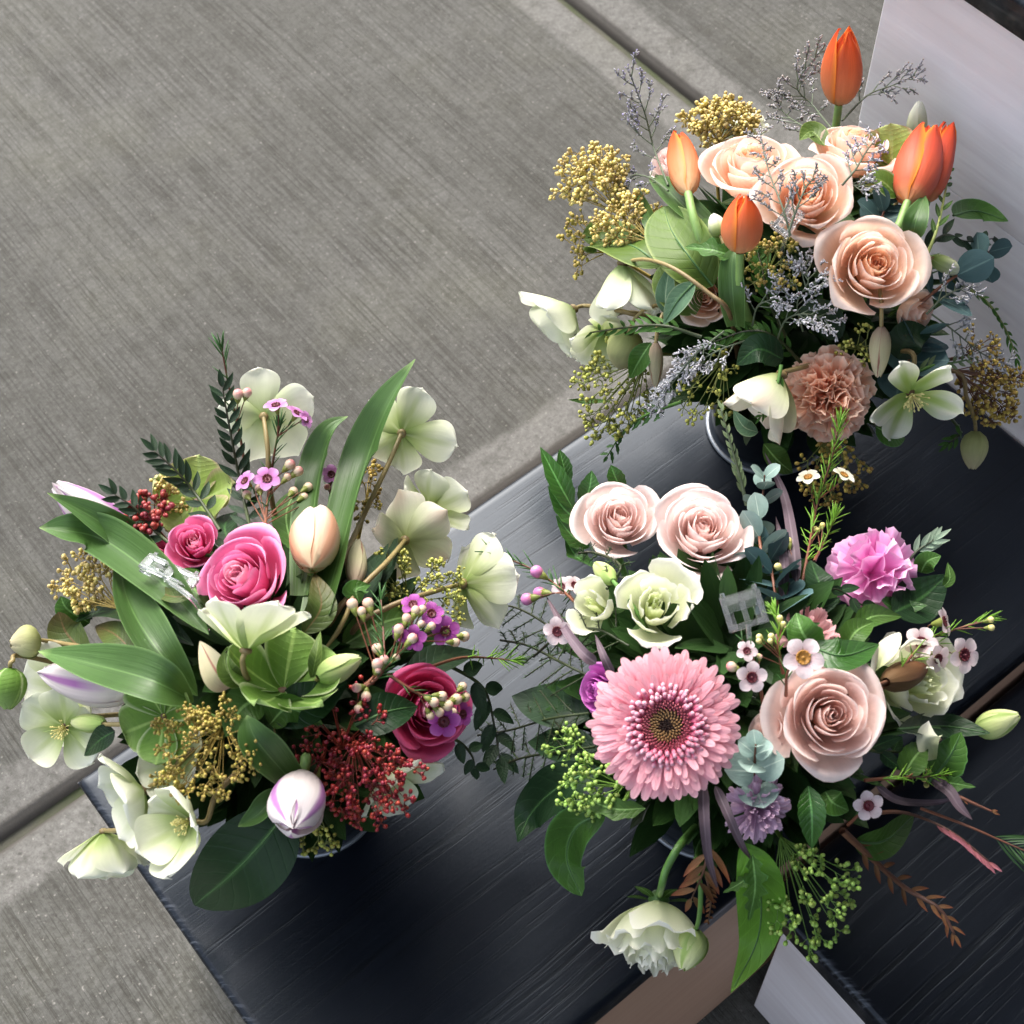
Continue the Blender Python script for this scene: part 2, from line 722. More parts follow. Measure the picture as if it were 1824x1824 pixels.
def hellebore(label, b, x, y, rad, face, opn, off, mat, spin=0.0, via=(), n=5, cup=.7, seed=1, wide=.62, stam=False, group='hellebores in the bouquets',
              name='hellebore', cat='hellebore', stemmat='stem_tan', ends=True, lens=None, lat=.28, stem_r=.0018):
    """x, y = where the sepals meet the stem; rad = sepal length in pixels; opn = angle of the sepals from the facing axis, degrees."""
    p = b.at(x, y, off)
    d = facing(*face)
    R = rad * mpp(p)
    root = thing(name, label, cat, base_of(b, int(x + y)), group)
    M = Matrix.Translation(-root.location) @ frame(p, d, spin, R, hint=CU)
    rg = random.Random(seed * 13 + 5)
    for i in range(n):
        phi = i * 2 * pi / n + rg.uniform(-.2, .2)
        sg = radians(opn) + rg.uniform(-.2, .2)
        kp = cup * rg.uniform(.7, 1.2)
        L = rg.uniform(.92, 1.05) * (lens[i % len(lens)] if lens else 1)
        W = wide * rg.uniform(.9, 1.1)
        ph = rg.uniform(0, 6)
        lift = .02 * (i % 2)
        N = 14
        arc = [(.03, lift, sg + kp * .25)]
        for k in range(N):
            t = sg + kp * (.25 - 1.0 * (k + .5) / N)
            r, z, _ = arc[-1]
            arc.append((r + sin(t) * L / N, z + cos(t) * L / N, t))

        def fn(u, v, phi=phi, W=W, arc=arc, ph=ph, L=L):
            v = .15 * v + .85 * sin(v * pi / 2)
            vv = v * (1 - .04 * u * u + .02 * exp(-(u / .2) ** 2) - .02)
            k = vv * N
            j = min(int(k), N - 1)
            f = k - j
            r = arc[j][0] * (1 - f) + arc[j + 1][0] * f
            z = arc[j][1] * (1 - f) + arc[j + 1][1] * f
            t = arc[j][2] * (1 - f) + arc[j + 1][2] * f
            w = W * L * (1.16 * (v + .015) ** .74 * max(0, 1 - v ** 3.6) ** .5 + .02 * (1 - v))
            nx, nz = -cos(t), sin(t)            # towards the axis
            li = lat * u * u * w + .05 * sin(3.3 * u + ph) * v + .025 * sin(7 * v + ph) * u
            r += nx * li
            z += nz * li
            return V((r * cos(phi) - u * w * sin(phi), r * sin(phi) + u * w * cos(phi), z))
        m = MB()
        m.sheet(fn, 12, 16)
        m.build('sepal', mat, root, M)
    if stam:
        m = MB()
        for i in range(34):
            a, q = rg.uniform(0, 2 * pi), rg.uniform(.2, .75)
            e = V((sin(q) * cos(a), sin(q) * sin(a), cos(q))) * rg.uniform(.24, .38)
            m.tube([V((0, 0, .02)), e * .6 + V((0, 0, .03)), e], .007, 4)
            m.ell(e, e, .018, .03, 6, 4)
        m.build('stamens', MG['stamen'], root, M)
    m = MB()
    m.ell(V((0, 0, -.01)), V((0, 0, 1)), .10, .06, 8, 5)
    m.build('receptacle', MG[stemmat], root, M)
    stem_to(root, b, p - d * R * .02, d, stem_r, MG[stemmat], via, int(x), ends=ends)
    return root


def bud(label, b, base, tip, wid, mat, off=0, via=(), n=4, name='hellebore_bud', cat='flower bud', group='flower buds in the bouquets', stemmat='stem_tan', stem=True, twist=.5):
    """a closed bud: overlapping shells wrapped round an axis."""
    p0, p1 = b.at(base[0], base[1], off), b.at(tip[0], tip[1], off)
    ax = p1 - p0
    H = ax.length
    R = wid * .5 * mpp(p0) / H
    root = thing(name, label, cat, base_of(b, int(base[0] + base[1])), group)
    M = Matrix.Translation(-root.location) @ frame(p0, ax, base[0] * .1, H)
    for i in range(n):
        phi = i * 2 * pi / n

        def fn(u, v, phi=phi, i=i):
            rr = R * (sin(pi * (.06 + .90 * v ** .8)) ** .7) * (1 + .05 * u) * (1 - .03 * (i % 2))
            a = phi + u * (2.2 * pi / n) * (1 - .55 * v ** 3) + twist * v
            return V((rr * cos(a), rr * sin(a), v * (1 - .05 * u * u)))
        m = MB()
        m.sheet(fn, 7, 8)
        m.build('sepal', mat, root, M)
    if stem:
        stem_to(root, b, p0 + ax * .03, ax.normalized(), .0016, MG[stemmat], via, int(base[0]))
    return root


PROF = {
    'lance': lambda v: sin(pi * min(1, v ** .85)) ** .9 if 0 < v < 1 else 0,
    'tulip': lambda v: (.55 + .45 * sin(pi * min(1, v * 1.25) ** 1.0 * .5 + 0)) * (1 - v ** 2.6) ** .9,
    'broad': lambda v: (sin(pi * v ** .95) ** .62) if 0 < v < 1 else 0,
    'strap': lambda v: min(1, (v / .12)) ** .5 * (1 - v ** 5) * (1 - .35 * v),
    'ovate': lambda v: (sin(pi * v ** .72) ** .8) if 0 < v < 1 else 0,
    'obovate': lambda v: (sin(pi * v ** 1.5) ** .75) if 0 < v < 1 else 0,
    'rhomb': lambda v: min(v / .4, (1 - v) / .6) if 0 < v < 1 else 0,
}


def ribbon(m, path, w, prof, nrm, fold=.25, serr=0, twist=0.0, nu=6, sn=11, wav=.0, twist0=0.0, mi=0):
    """add one leaf blade along path (world or local points); w = half width in metres; nrm = the way its upper face looks."""
    n = len(path) - 1
    fr = []
    for k in range(n + 1):
        t = (path[min(k + 1, n)] - path[max(k - 1, 0)]).normalized()
        x = t.cross(nrm)
        x = x.normalized() if x.length > 1e-6 else t.orthogonal().normalized()
        y = x.cross(t)
        a = twist0 + twist * k / n
        fr.append((path[k], x * cos(a) + y * sin(a), y * cos(a) - x * sin(a)))
    pf = PROF[prof]

    def fn(u, v):
        k = v * n
        j = min(int(k), n - 1)
        f = k - j
        P = fr[j][0].lerp(fr[j + 1][0], f)
        X = fr[j][1].lerp(fr[j + 1][1], f)
        Y = fr[j][2].lerp(fr[j + 1][2], f)
        ww = w * max(.02, pf(v))
        if serr:
            ww *= 1 - serr * (.5 + .5 * sin(v * sn * 2 * pi)) * abs(u)
        return P + X * (u * ww) + Y * (fold * ww * abs(u) ** 1.3 + wav * w * sin(v * 9 + 2 * u) * u)
    m.sheet(fn, nu, n)
    return m


def leaf(label, b, pts, wid, prof='lance', mat='leaf_dark', nrm=(0, .35, 1), fold=.25, serr=0, twist=0.0, twist0=0.0, name='leaf', cat='leaf',
         group=None, n=18, sn=11, wav=0.0, rib=False, nu=6):
    """one leaf of its own from base to tip through photo points (x, y, offset)."""
    P = [b.at(*q) for q in pts]
    path = spline(P, n)
    loc = P[0]
    w = wid * .5 * mpp(P[len(P) // 2])
    m = MB()
    ribbon(m, [q - loc for q in path], w, prof, facing(*nrm), fold, serr, twist, nu, sn, wav, twist0)
    if rib:
        root = thing(name, label, cat, loc, group)
        m.build('blade', MG[mat], root)
        r = MB()
        nn = facing(*nrm)
        r.tube([q - loc + nn * .0003 for q in path[:-1]], [.0008 * (1 - k / n) + .0002 for k in range(n)], 5)
        r.build('midrib', MG['midrib'], root)
        return root
    o = m.build(name, MG[mat])
    o.location = loc
    return tag(o, label, cat, group)


def leafy(label, b, pts, leaves, llen, lwid, mat, stem='stem_dark', name='leaf_sprig', cat='leaf sprig', group='leafy sprigs in the bouquets', prof='lance',
          ang=.7, nrm=(0, .3, 1), start=.15, serr=0, fold=.25, taper=.5, r=.0012, side=0, leafname='leaf', joined=False, seed=1, curve=.25, sn=7, tipleaf=True, jit=.15):
    """a stem with many leaves, each a part (or one joined part when too small to pick apart)."""
    rg = random.Random(seed)
    P = [b.at(*q) for q in pts]
    loc = P[0].copy()
    N = 30
    path = [q - loc for q in spline(P, N)]
    s = mpp(P[0])
    root = thing(name, label, cat, loc, group)
    m = MB()
    m.tube(path, [r * (1.2 - .8 * k / N) for k in range(N + 1)], 5)
    m.build('stem', MG[stem], root)
    nn = facing(*nrm)
    J = MB()
    tot = leaves + (1 if tipleaf else 0)
    for i in range(tot):
        f = start + (1 - start) * (i / max(1, leaves - 1)) * .97 if i < leaves else 1.0
        k = min(N - 1, int(f * N))
        p = path[k].lerp(path[k + 1], f * N - k) if f < 1 else path[-1]
        t = (path[min(N, k + 2)] - path[max(0, k - 1)]).normalized()
        x = t.cross(nn).normalized()
        sg = (1 if i % 2 else -1) if side == 0 else side
        a = 0 if i >= leaves else ang * sg * rg.uniform(1 - jit, 1 + jit)
        L = llen * s * (1 - taper * f) * rg.uniform(1 - jit, 1 + jit)
        d = (t * cos(a) + x * sin(a) + nn * rg.uniform(-.25, .3)).normalized()
        pts2 = bez(p, p + d * L * .35, p + d * L * .7 + t * L * curve * .3, p + d * L * .95 + t * L * curve, 8)
        mm = J if joined else MB()
        ribbon(mm, pts2, lwid * .5 * s * (1 - taper * .7 * f), prof, (nn + x * sg * rg.uniform(-.3, .5)).normalized(), fold, serr, rg.uniform(-.3, .3), 4, sn)
        if not joined:
            mm.build(leafname, MG[mat], root)
    if joined:
        J.build(leafname, MG[mat], root, kind='stuff')
    return root


def berries(label, b, x, y, rx, ry, face, off, mat, stemm, name='skimmia', cat='berry cluster', nb=11, ns=3, nu=6, br=3.6, seed=1, group='berry clusters in the bouquets',
            foot=None, deep=.75, cap=1.45, pear=.5, budname='buds', stem=True, loose=1.0):
    """a panicle: branches, branchlets and beads filling an ellipsoid; sizes in photo pixels."""
    rg = random.Random(seed)
    p = b.at(x, y, off)
    s = mpp(p)
    d = facing(*face)
    X = CR.copy()
    X = (X - d * X.dot(d)).normalized()
    Y = d.cross(X)
    root = thing(name, label, cat, base_of(b, int(x + y)), group)
    o = root.location
    A, Bb = MB(), MB()
    B0 = p - d * (deep * min(rx, ry) * s) if foot is None else b.at(*foot)
    for i in range(nb):
        f = (i + .5) / nb
        th = cap * sqrt(f) * rg.uniform(.9, 1.1)
        ph = i * 2.39996 + rg.uniform(-.3, .3)
        k = rg.uniform(.74, 1.08)
        e = p + (X * (sin(th) * cos(ph) * rx) + Y * (sin(th) * sin(ph) * ry) + d * (cos(th) * min(rx, ry) * deep)) * (s * k)
        br0 = B0.lerp(e, rg.uniform(0, .12))
        bp = bez(br0 - o, br0.lerp(e, .4) + d * s * 8 - o, br0.lerp(e, .75) - o, e - o, 5)
        A.tube(bp, [s * 1.5 * (1 - .12 * q) for q in range(6)], 4, cap=False)
        for j in range(ns):
            q = bp[3 + (j % 3)] if j else bp[-1]
            od = ((e - B0).normalized() + V((rg.gauss(0, .6), rg.gauss(0, .6), rg.gauss(0, .6)))).normalized()
            q2 = q + od * s * rg.uniform(7, 14) * loose
            A.tube([q, q.lerp(q2, .5) + V((0, 0, s)), q2], s * 1.1, 4, cap=False)
            for m in range(nu):
                bd = (od * .7 + V((rg.gauss(0, .7), rg.gauss(0, .7), rg.gauss(0, .7)))).normalized()
                L = s * rg.uniform(6, 13) * loose
                q3 = q2 + bd * L
                A.tube([q2, q3], s * .8, 3, cap=False)
                rr = br * .93 * s * rg.uniform(.62, 1.15)
                Bb.ell(q3 + bd * rr * .6, bd, rr, rr * 1.18, 6, 4, tip=-pear)
    A.build('stalks', MG[stemm], root, kind='stuff')
    Bb.build(budname, MG[mat], root, kind='stuff')
    if stem:
        stem_to(root, b, B0, d, .0016, MG[stemm], (), int(x))
    return root


def statice(label, b, pts, nbr, blen, floret, mats, off=0, seed=1, name='statice_sprig', cat='flower sprig', group='dry statice sprigs in the bouquets', start=.25, ang=.75, r=.0007, dens=1.0, fs=4.0):
    """airy branched sprig with rows of tiny dry florets."""
    rg = random.Random(seed)
    P = [b.at(*q) for q in pts]
    loc = P[0].copy()
    s = mpp(P[0])
    N = 30
    path = [q - loc for q in spline(P, N)]
    root = thing(name, label, cat, loc, group)
    A, F, G = MB(), MB(), MB()
    A.tube(path, [r * (1.3 - .8 * k / N) for k in range(N + 1)], 4)
    nn = facing(0, .2, 1)

    def row(a, c, nn2):
        L = (c - a).length
        n = max(2, int(L / (s * 6.0) * dens))
        t = (c - a).normalized()
        for i in range(n):
            f = (i + .7) / n
            q = a.lerp(c, f)
            for _ in range(2):
                d = (t * .7 + V((rg.gauss(0, .5), rg.gauss(0, .5), rg.gauss(0, .5)))).normalized()
                l = s * fs * rg.uniform(.7, 1.2)
                F.ell(q + d * l * .9, d, l * .42, l, 5, 4, tip=.4)
                if rg.random() < .55:
                    G.ell(q + d * l * 2.0, d, l * .42, l * .36, 5, 3)
    for i in range(nbr):
        f = start + (1 - start) * i / nbr
        k = min(N - 1, int(f * N))
        p = path[k]
        t = (path[min(N, k + 2)] - path[max(0, k - 1)]).normalized()
        x = t.cross(nn).normalized()
        sg = 1 if i % 2 else -1
        L = blen * s * (1 - .6 * (f - start) / (1 - start)) * rg.uniform(.75, 1.2)
        a = ang * rg.uniform(.75, 1.2)
        d = (t * cos(a) + x * sin(a) * sg + nn * rg.uniform(-.35, .35)).normalized()
        e = p + d * L + t * L * .25
        pp = bez(p, p + d * L * .4, p + d * L * .75, e, 6)
        A.tube(pp, [r * .8 * (1 - .09 * q) for q in range(7)], 4)
        row(pp[2], pp[6], nn)
        for j in (3, 5):
            d2 = (d + x * rg.uniform(-.9, .9) + nn * rg.uniform(-.5, .5) + t * .4).normalized()
            e2 = pp[j] + d2 * L * .42
            A.tube([pp[j], e2], r * .5, 3)
            row(pp[j].lerp(e2, .25), e2, nn)
    row(path[int(N * .72)], path[-1], nn)
    A.build('stem', MG['stem_grey'], root)
    F.build('calyxes', MG[mats[0]], root, kind='stuff')
    G.build('florets', MG[mats[1]], root, kind='stuff')
    return root


_wx = {}


def wax_meshes(mat, cmat):
    k = (mat.name, cmat.name)
    if k not in _wx:
        def fn(u, v):
            w = .42 * (sin(pi * (.10 + .86 * v ** 1.1)) ** .7)
            return V((.30 + .70 * v, u * w, .10 + .28 * v - .25 * v * v + .16 * u * u * w))
        a = MB()
        a.sheet(fn, 6, 6)
        c = MB()
        c.lathe([(.02, .02), (.22, .04), (.33, .16), (.36, .20), (.32, .20), (.22, .10), (.06, .07), (.05, .3), (.01, .32)], 14)
        for i in range(10):
            q = i * 2 * pi / 10
            c.ell(V((.29 * cos(q), .29 * sin(q), .22)), V((cos(q), sin(q), .8)), .045, .07, 5, 3)
        k2 = MB()
        k2.lathe([(.02, -.75), (.13, -.65), (.22, -.30), (.34, .05), (.35, .15)], 12)
        _wx[k] = (a.mesh('petal', mat), c.mesh('centre', cmat), k2.mesh('cup', MG['wax_cup']))
    return _wx[k]


def wax(label, b, main, blooms=(), buds=(), needles=26, nlen=34, pet='wax_pink', cen='wax_wine', budm='wax_bud', stem='stem_red', seed=1, name='waxflower_sprig', tipn=10,
        group='waxflower sprigs in the bouquets', nmat='needle', r=.0009, start=.2):
    """waxflower: a thin woody stem, needle leaves, round buds (each a part) and five-petalled blossoms (blossom > petal, centre, cup)."""
    rg = random.Random(seed)
    P = [b.at(*q) for q in main]
    loc = P[0].copy()
    s = mpp(P[0])
    N = 30
    path = [q - loc for q in spline(P, N)]
    root = thing(name, label, 'flower sprig', loc, group)
    A, Nn = MB(), MB()
    A.tube(path, [r * (1.3 - .75 * k / N) for k in range(N + 1)], 5)

    def near(q):
        bi = min(range(2, N), key=lambda k: (path[k] - q).length + .012 * (k / N))
        return path[max(1, bi - 5)]

    def needle(p, d, L):
        e = p + d * L + V((0, 0, L * .08))
        Nn.tube([p, p.lerp(e, .5) + V((0, 0, L * .03)), e], [s * 1.2, s * 1.5, s * .4], 4)
    for i in range(needles):
        f = start + (1 - start) * i / needles
        k = min(N - 1, int(f * N))
        t = (path[k + 1] - path[max(0, k - 1)]).normalized()
        a = rg.uniform(0, 2 * pi)
        o = t.orthogonal().normalized()
        o2 = t.cross(o)
        needle(path[k], (t * rg.uniform(.7, 1.3) + (o * cos(a) + o2 * sin(a)) * .7).normalized(), nlen * s * rg.uniform(.6, 1.1))
    for (x, y, off, face, dia) in blooms:
        q = b.at(x, y, off) - loc
        d = facing(*face)
        R = dia * .5 * mpp(q + loc)
        q0 = near(q)
        e = q - d * R * .7
        A.tube(bez(q0, q0.lerp(e, .5), e - d * R * .5, e, 6), r * .55, 4)
        a, c, k = wax_meshes(MG[pet], MG[cen])
        M = frame(q, d, rg.uniform(0, 6), R)
        bl = put('blossom', c, root, M)
        for i in range(5):
            put('petal', a, bl, Matrix.Rotation(i * 2 * pi / 5, 4, 'Z'))
        put('cup', k, bl)
        for _ in range(2):
            needle(q0.lerp(e, rg.uniform(.3, .8)), (d + V((rg.gauss(0, .6), rg.gauss(0, .6), .2))).normalized(), nlen * s * .6)
    for (x, y, off, rad) in buds:
        q = b.at(x, y, off) - loc
        q0 = near(q)
        d = (q - q0).normalized()
        rr = rad * .86 * mpp(q + loc)
        A.tube(bez(q0, q0.lerp(q, .4) + V((0, 0, s * 3)), q0.lerp(q, .8), q - d * rr * .8, 5), r * .5, 4)
        m = MB()
        m.ell(V((0, 0, 0)), V((0, 0, 1)), 1, 1.15, 10, 7, tip=-.35)
        m.tube([V((0, 0, -2.2)), V((0, 0, -1.5)), V((0, 0, -.45))], [.15, .5, .8], 8, mi=1)
        m.build('bud', [MG[budm], MG['wax_cup']], root, frame(q, d, 0, rr))
    for i in range(tipn):
        t = (path[-1] - path[-3]).normalized()
        a = rg.uniform(0, 2 * pi)
        o = t.orthogonal().normalized()
        o2 = t.cross(o)
        needle(path[-1 - rg.randint(0, 2)], (t + (o * cos(a) + o2 * sin(a)) * .45).normalized(), nlen * s * .8)
    A.build('stem', MG[stem], root)
    if needles or tipn:
        Nn.build('needles', MG[nmat], root, kind='stuff')
    return root


def gerbera(label, b, x, y, dia, face, off, mats):
    p = b.at(x, y, off)
    d = facing(*face)
    R = dia * .5 * mpp(p)
    root = thing('gerbera', label, 'gerbera', base_of(b, 11))
    M0 = Matrix.Translation(-root.location) @ frame(p, d, .3, R)
    rg = random.Random(4)

    def ray_mesh(L, W, crv, seed):
        r2 = random.Random(seed)
        q = r2.uniform(-.02, .02)

        def fn(u, v):
            v = sin(v * pi / 2) ** .9
            w = W * (.30 + .70 * sin(min(1, v * 1.15) * pi / 2)) * (max(0, 1 - v ** 9) ** .5)
            z = .10 * sin(v * pi * .55) * L + crv * v * v - .12 * abs(u) ** 2 * w + .006 * cos(u * 7.5) * min(1, v * 4)
            return V((L * v, u * w + q * v * v, z))
        m = MB()
        m.sheet(fn, 6, 9)
        return m.mesh('petal', mats[0])
    rings = [(44, .30, .70, .073, -.10, .00), (44, .28, .655, .068, -.05, .035), (38, .26, .56, .062, .00, .065), (34, .24, .45, .054, .05, .085)]
    for ri, (n, r0, L, W, crv, z) in enumerate(rings):
        ms = [ray_mesh(L * k, W, crv, ri * 10 + q) for q, k in enumerate((1.0, .93, 1.04, .97))]
        for i in range(n):
            a = 2 * pi * (i + .5 * (ri % 2)) / n + rg.uniform(-.03, .03)
            M = M0 @ Matrix.Rotation(a, 4, 'Z') @ Matrix.Translation((r0, 0, z + rg.uniform(-.006, .012))) @ Matrix.Rotation(rg.uniform(-.10, .09), 4, 'Y') @ Matrix.Rotation(rg.uniform(-.25, .25), 4, 'X')
            put('petal', ms[rg.randint(0, 3)], root, M)
    f = MB()
    for (n, r0, z, l) in ((30, .47, .13, .12), (32, .43, .15, .11), (30, .39, .15, .10), (28, .35, .135, .095)):
        f = MB()
        f.tube([V((0, 0, -.06)), V((l * .3, 0, .0)), V((l * .7, 0, .035)), V((l, 0, .03)), V((l * 1.1, 0, .012))], [.016, .024, .031, .030, .012], 7)
        me = f.mesh('floret', mats[1])
        for i in range(n):
            a = 2 * pi * i / n + rg.uniform(-.08, .08)
            put('floret', me, root, M0 @ Matrix.Rotation(a, 4, 'Z') @ Matrix.Translation((r0 - .05 + rg.uniform(-.012, .012), 0, z + rg.uniform(-.012, .012))) @ Matrix.Rotation(rg.uniform(-.55, .1), 4, 'Y'))
    c = MB()
    for i in range(210):
        r = .335 * sqrt((i + .5) / 210)
        a = i * 2.39996
        q = V((r * cos(a), r * sin(a), .05 + .05 * (r / .33) ** 2))
        h = .03 + .06 * r / .33
        c.tube([q, q + V((-.012 * cos(a), -.012 * sin(a), h)), q + V((-.03 * cos(a), -.03 * sin(a), h * 1.25))], [.015, .013, .004], 5, mi=0 if r < .10 else (1 if r < .22 else 2))
    c.build('disc_florets', [mats[2], mats[3], mats[4]], root, M0, kind='stuff')
    m = MB()
    m.lathe([(.02, .02), (.20, .04), (.36, .06), (.42, .0), (.40, -.1), (.2, -.22), (.05, -.3)], 24)
    m.build('receptacle', MG['disc_dark'], root, M0)
    stem_to(root, b, p - d * R * .25, d, .0032, MG['stem'], (), 3)
    return root


def eucalyptus(label, b, pts, pairs, r0, r1, mat='eucalyptus', seed=1, nrm=(0, .2, 1), name='eucalyptus_sprig', oval=1.0, stem='stem_red'):
    rg = random.Random(seed)
    P = [b.at(*q) for q in pts]
    loc = P[0].copy()
    s = mpp(P[0])
    N = 24
    path = [q - loc for q in spline(P, N)]
    root = thing(name, label, 'eucalyptus', loc, 'eucalyptus sprigs in the bouquets')
    m = MB()
    m.tube(path, [.0011 * (1.2 - .7 * k / N) for k in range(N + 1)], 5)
    m.build('stem', MG[stem], root)
    nn = facing(*nrm)
    for i in range(pairs):
        f = .15 + .85 * i / max(1, pairs - 1)
        k = min(N - 1, int(f * N))
        p = path[k]
        t = (path[min(N, k + 1)] - path[max(0, k - 1)]).normalized()
        o = t.orthogonal().normalized()
        o2 = t.cross(o)
        a0 = i * 1.57 + rg.uniform(-.3, .3)
        rad = (r0 + (r1 - r0) * i / max(1, pairs - 1)) * s
        for q in (0, pi):
            d = (o * cos(a0 + q) + o2 * sin(a0 + q) + t * (.35 + .6 * f)).normalized()
            mm = MB()
            pp = bez(p, p + d * rad * .7, p + d * rad * 1.4, p + d * rad * 2 - t * rad * .1, 8)
            ribbon(mm, pp, rad * oval, 'broad', (t + nn * .4).normalized(), .12, 0, 0, 6)
            mm.build('leaf', MG[mat], root)
    return root


def feathery(label, b, pts, nfr, flen, seed=1, mat='fern', name='fern_frond', dens=26, nl=9):
    """asparagus-like frond: a stem with fine side branches of hair-thin needles, joined because nobody could count them."""
    rg = random.Random(seed)
    P = [b.at(*q) for q in pts]
    loc = P[0].copy()
    s = mpp(P[0])
    N = 24
    path = [q - loc for q in spline(P, N)]
    root = thing(name, label, 'fern', loc, 'fern fronds in the bouquets')
    A, Nn = MB(), MB()
    A.tube(path, .0009, 4)
    nn = facing(0, .2, 1)
    for i in range(nfr):
        f = .1 + .9 * i / nfr
        k = min(N - 1, int(f * N))
        t = (path[k + 1] - path[max(0, k - 1)]).normalized()
        x = t.cross(nn).normalized() * (1 if i % 2 else -1)
        L = flen * s * (1 - .75 * f) * rg.uniform(.8, 1.15)
        d = (t * .6 + x * .8 + nn * rg.uniform(-.3, .3)).normalized()
        e = path[k] + d * L - V((0, 0, L * .15))
        A.tube([path[k], path[k].lerp(e, .5) + nn * L * .05, e], .0005, 3)
        for j in range(dens):
            q = path[k].lerp(e, .08 + .92 * j / dens)
            d2 = (d * .6 + V((rg.gauss(0, .7), rg.gauss(0, .7), rg.gauss(0, .5)))).normalized()
            Nn.tube([q, q + d2 * s * nl * rg.uniform(.7, 1.3)], [s * .8, s * .3], 3, cap=False)
    A.build('stem', MG['stem_dark'], root)
    Nn.build('needles', MG[mat], root, kind='stuff')
    return root


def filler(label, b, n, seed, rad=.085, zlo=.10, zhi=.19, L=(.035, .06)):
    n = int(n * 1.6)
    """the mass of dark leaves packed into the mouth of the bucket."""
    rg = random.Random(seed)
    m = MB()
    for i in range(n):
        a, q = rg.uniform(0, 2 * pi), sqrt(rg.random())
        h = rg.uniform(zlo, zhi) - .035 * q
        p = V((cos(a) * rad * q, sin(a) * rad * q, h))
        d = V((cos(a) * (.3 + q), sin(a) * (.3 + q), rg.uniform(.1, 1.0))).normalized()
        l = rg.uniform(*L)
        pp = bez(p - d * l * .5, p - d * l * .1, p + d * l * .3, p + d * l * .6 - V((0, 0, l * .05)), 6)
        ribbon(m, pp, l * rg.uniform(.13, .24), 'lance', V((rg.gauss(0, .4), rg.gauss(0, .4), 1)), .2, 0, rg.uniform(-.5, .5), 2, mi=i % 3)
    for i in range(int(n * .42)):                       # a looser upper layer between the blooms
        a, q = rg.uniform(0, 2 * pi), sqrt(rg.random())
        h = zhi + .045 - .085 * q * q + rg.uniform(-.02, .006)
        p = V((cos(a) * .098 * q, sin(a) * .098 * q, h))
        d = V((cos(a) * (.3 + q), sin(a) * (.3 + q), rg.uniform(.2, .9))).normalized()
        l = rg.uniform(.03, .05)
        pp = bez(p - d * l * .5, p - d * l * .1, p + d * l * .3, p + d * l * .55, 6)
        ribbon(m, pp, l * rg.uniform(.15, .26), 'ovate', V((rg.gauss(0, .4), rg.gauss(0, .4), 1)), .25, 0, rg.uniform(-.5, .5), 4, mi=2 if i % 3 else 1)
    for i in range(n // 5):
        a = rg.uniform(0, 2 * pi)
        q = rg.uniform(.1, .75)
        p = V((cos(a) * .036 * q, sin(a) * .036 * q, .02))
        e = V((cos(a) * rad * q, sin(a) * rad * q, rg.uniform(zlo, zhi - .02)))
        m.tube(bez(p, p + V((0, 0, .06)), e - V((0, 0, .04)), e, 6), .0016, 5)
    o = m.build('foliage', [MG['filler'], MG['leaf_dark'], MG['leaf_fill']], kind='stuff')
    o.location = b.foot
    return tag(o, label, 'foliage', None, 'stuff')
# === LIB END ===

# ---------------------------------------------------------------- plant materials
def PM(k, *a, **kw):
    MG[k] = plant_mat(k, *a, **kw)


MG = {}
# roses
PM('rose_blush', [(0, '#f7d9d0'), (.45, '#f8e0da'), (.8, '#f9e9e6'), (.97, '#fbf1ef'), (1, '#f1e0d8')], vein=.09, vs=22, trans=.40, mott=.03, rnd=.04)
PM('rose_blush_in', [(0, '#f1bcac'), (.5, '#f4cdc1'), (1, '#f8e3de')], vein=.09, vs=22, trans=.40, mott=.03, rnd=.04)
PM('rose_peach', [(0, '#facba2'), (.45, '#fbd8be'), (.8, '#fbe2d3'), (.97, '#fcece4'), (1, '#f3dac6')], vein=.09, vs=22, trans=.42, mott=.03, rnd=.04)
PM('rose_peach_in', [(0, '#f8aa68'), (.5, '#fac292'), (1, '#fbdac0')], vein=.09, vs=22, trans=.42, mott=.03, rnd=.04)
PM('rose_sand', [(0, '#f4d2c4'), (.45, '#f5d9cf'), (.8, '#f6e0da'), (.97, '#f8e9e4'), (1, '#eed4c8')], vein=.09, vs=22, trans=.38, mott=.03, rnd=.04)
PM('rose_sand_in', [(0, '#e8b09a'), (.5, '#f0cabc'), (1, '#f6ded6')], vein=.09, vs=22, trans=.38, mott=.03, rnd=.04)
PM('rose_hot', [(0, '#d6567e'), (.45, '#de5f90'), (.8, '#e67eae'), (1, '#f2aacd')], vein=.09, vs=22, trans=.28, mott=.04, rnd=.06)
PM('rose_hot_in', [(0, '#e2748f'), (.5, '#ec92b0'), (1, '#f6c0d4')], vein=.09, vs=22, trans=.28, mott=.04, rnd=.05)
PM('rose_deep', [(0, '#c43a64'), (.6, '#cf4676'), (1, '#dc6696')], vein=.09, vs=22, trans=.25, mott=.04, rnd=.06)
PM('rose_mag', [(0, '#a93c9c'), (.6, '#c159b6'), (1, '#d585cb')], vein=.09, vs=22, trans=.28, mott=.04)
# lisianthus, carnations
PM('lisi', [(0, '#cfdb9a'), (.5, '#e8ecca'), (.85, '#f2f3e2'), (1, '#f6f6ec')], vein=.03, trans=.35, mott=.03, rnd=.04)
PM('lisi_in', [(0, '#b4c96c'), (.6, '#d3dea0'), (1, '#e6ebc8')], vein=.03, trans=.35, mott=.03, rnd=.04)
PM('lisi_bud', [(0, '#8fae5c'), (.45, '#c3cf8c'), (1, '#dfe3b4')], vein=.08, trans=.25, mid=(.25, '#9db768'))
PM('carn_pink', [(0, '#e784c2'), (.5, '#f19ed6'), (.9, '#f5b5e2'), (1, '#f8ccea')], vein=.08, trans=.3, mott=.04, rnd=.06)
PM('carn_peach', [(0, '#ee9c76'), (.5, '#f3b08c'), (.85, '#f7c4a6'), (1, '#fadfcc')], vein=.08, trans=.4, mott=.05, rnd=.08)
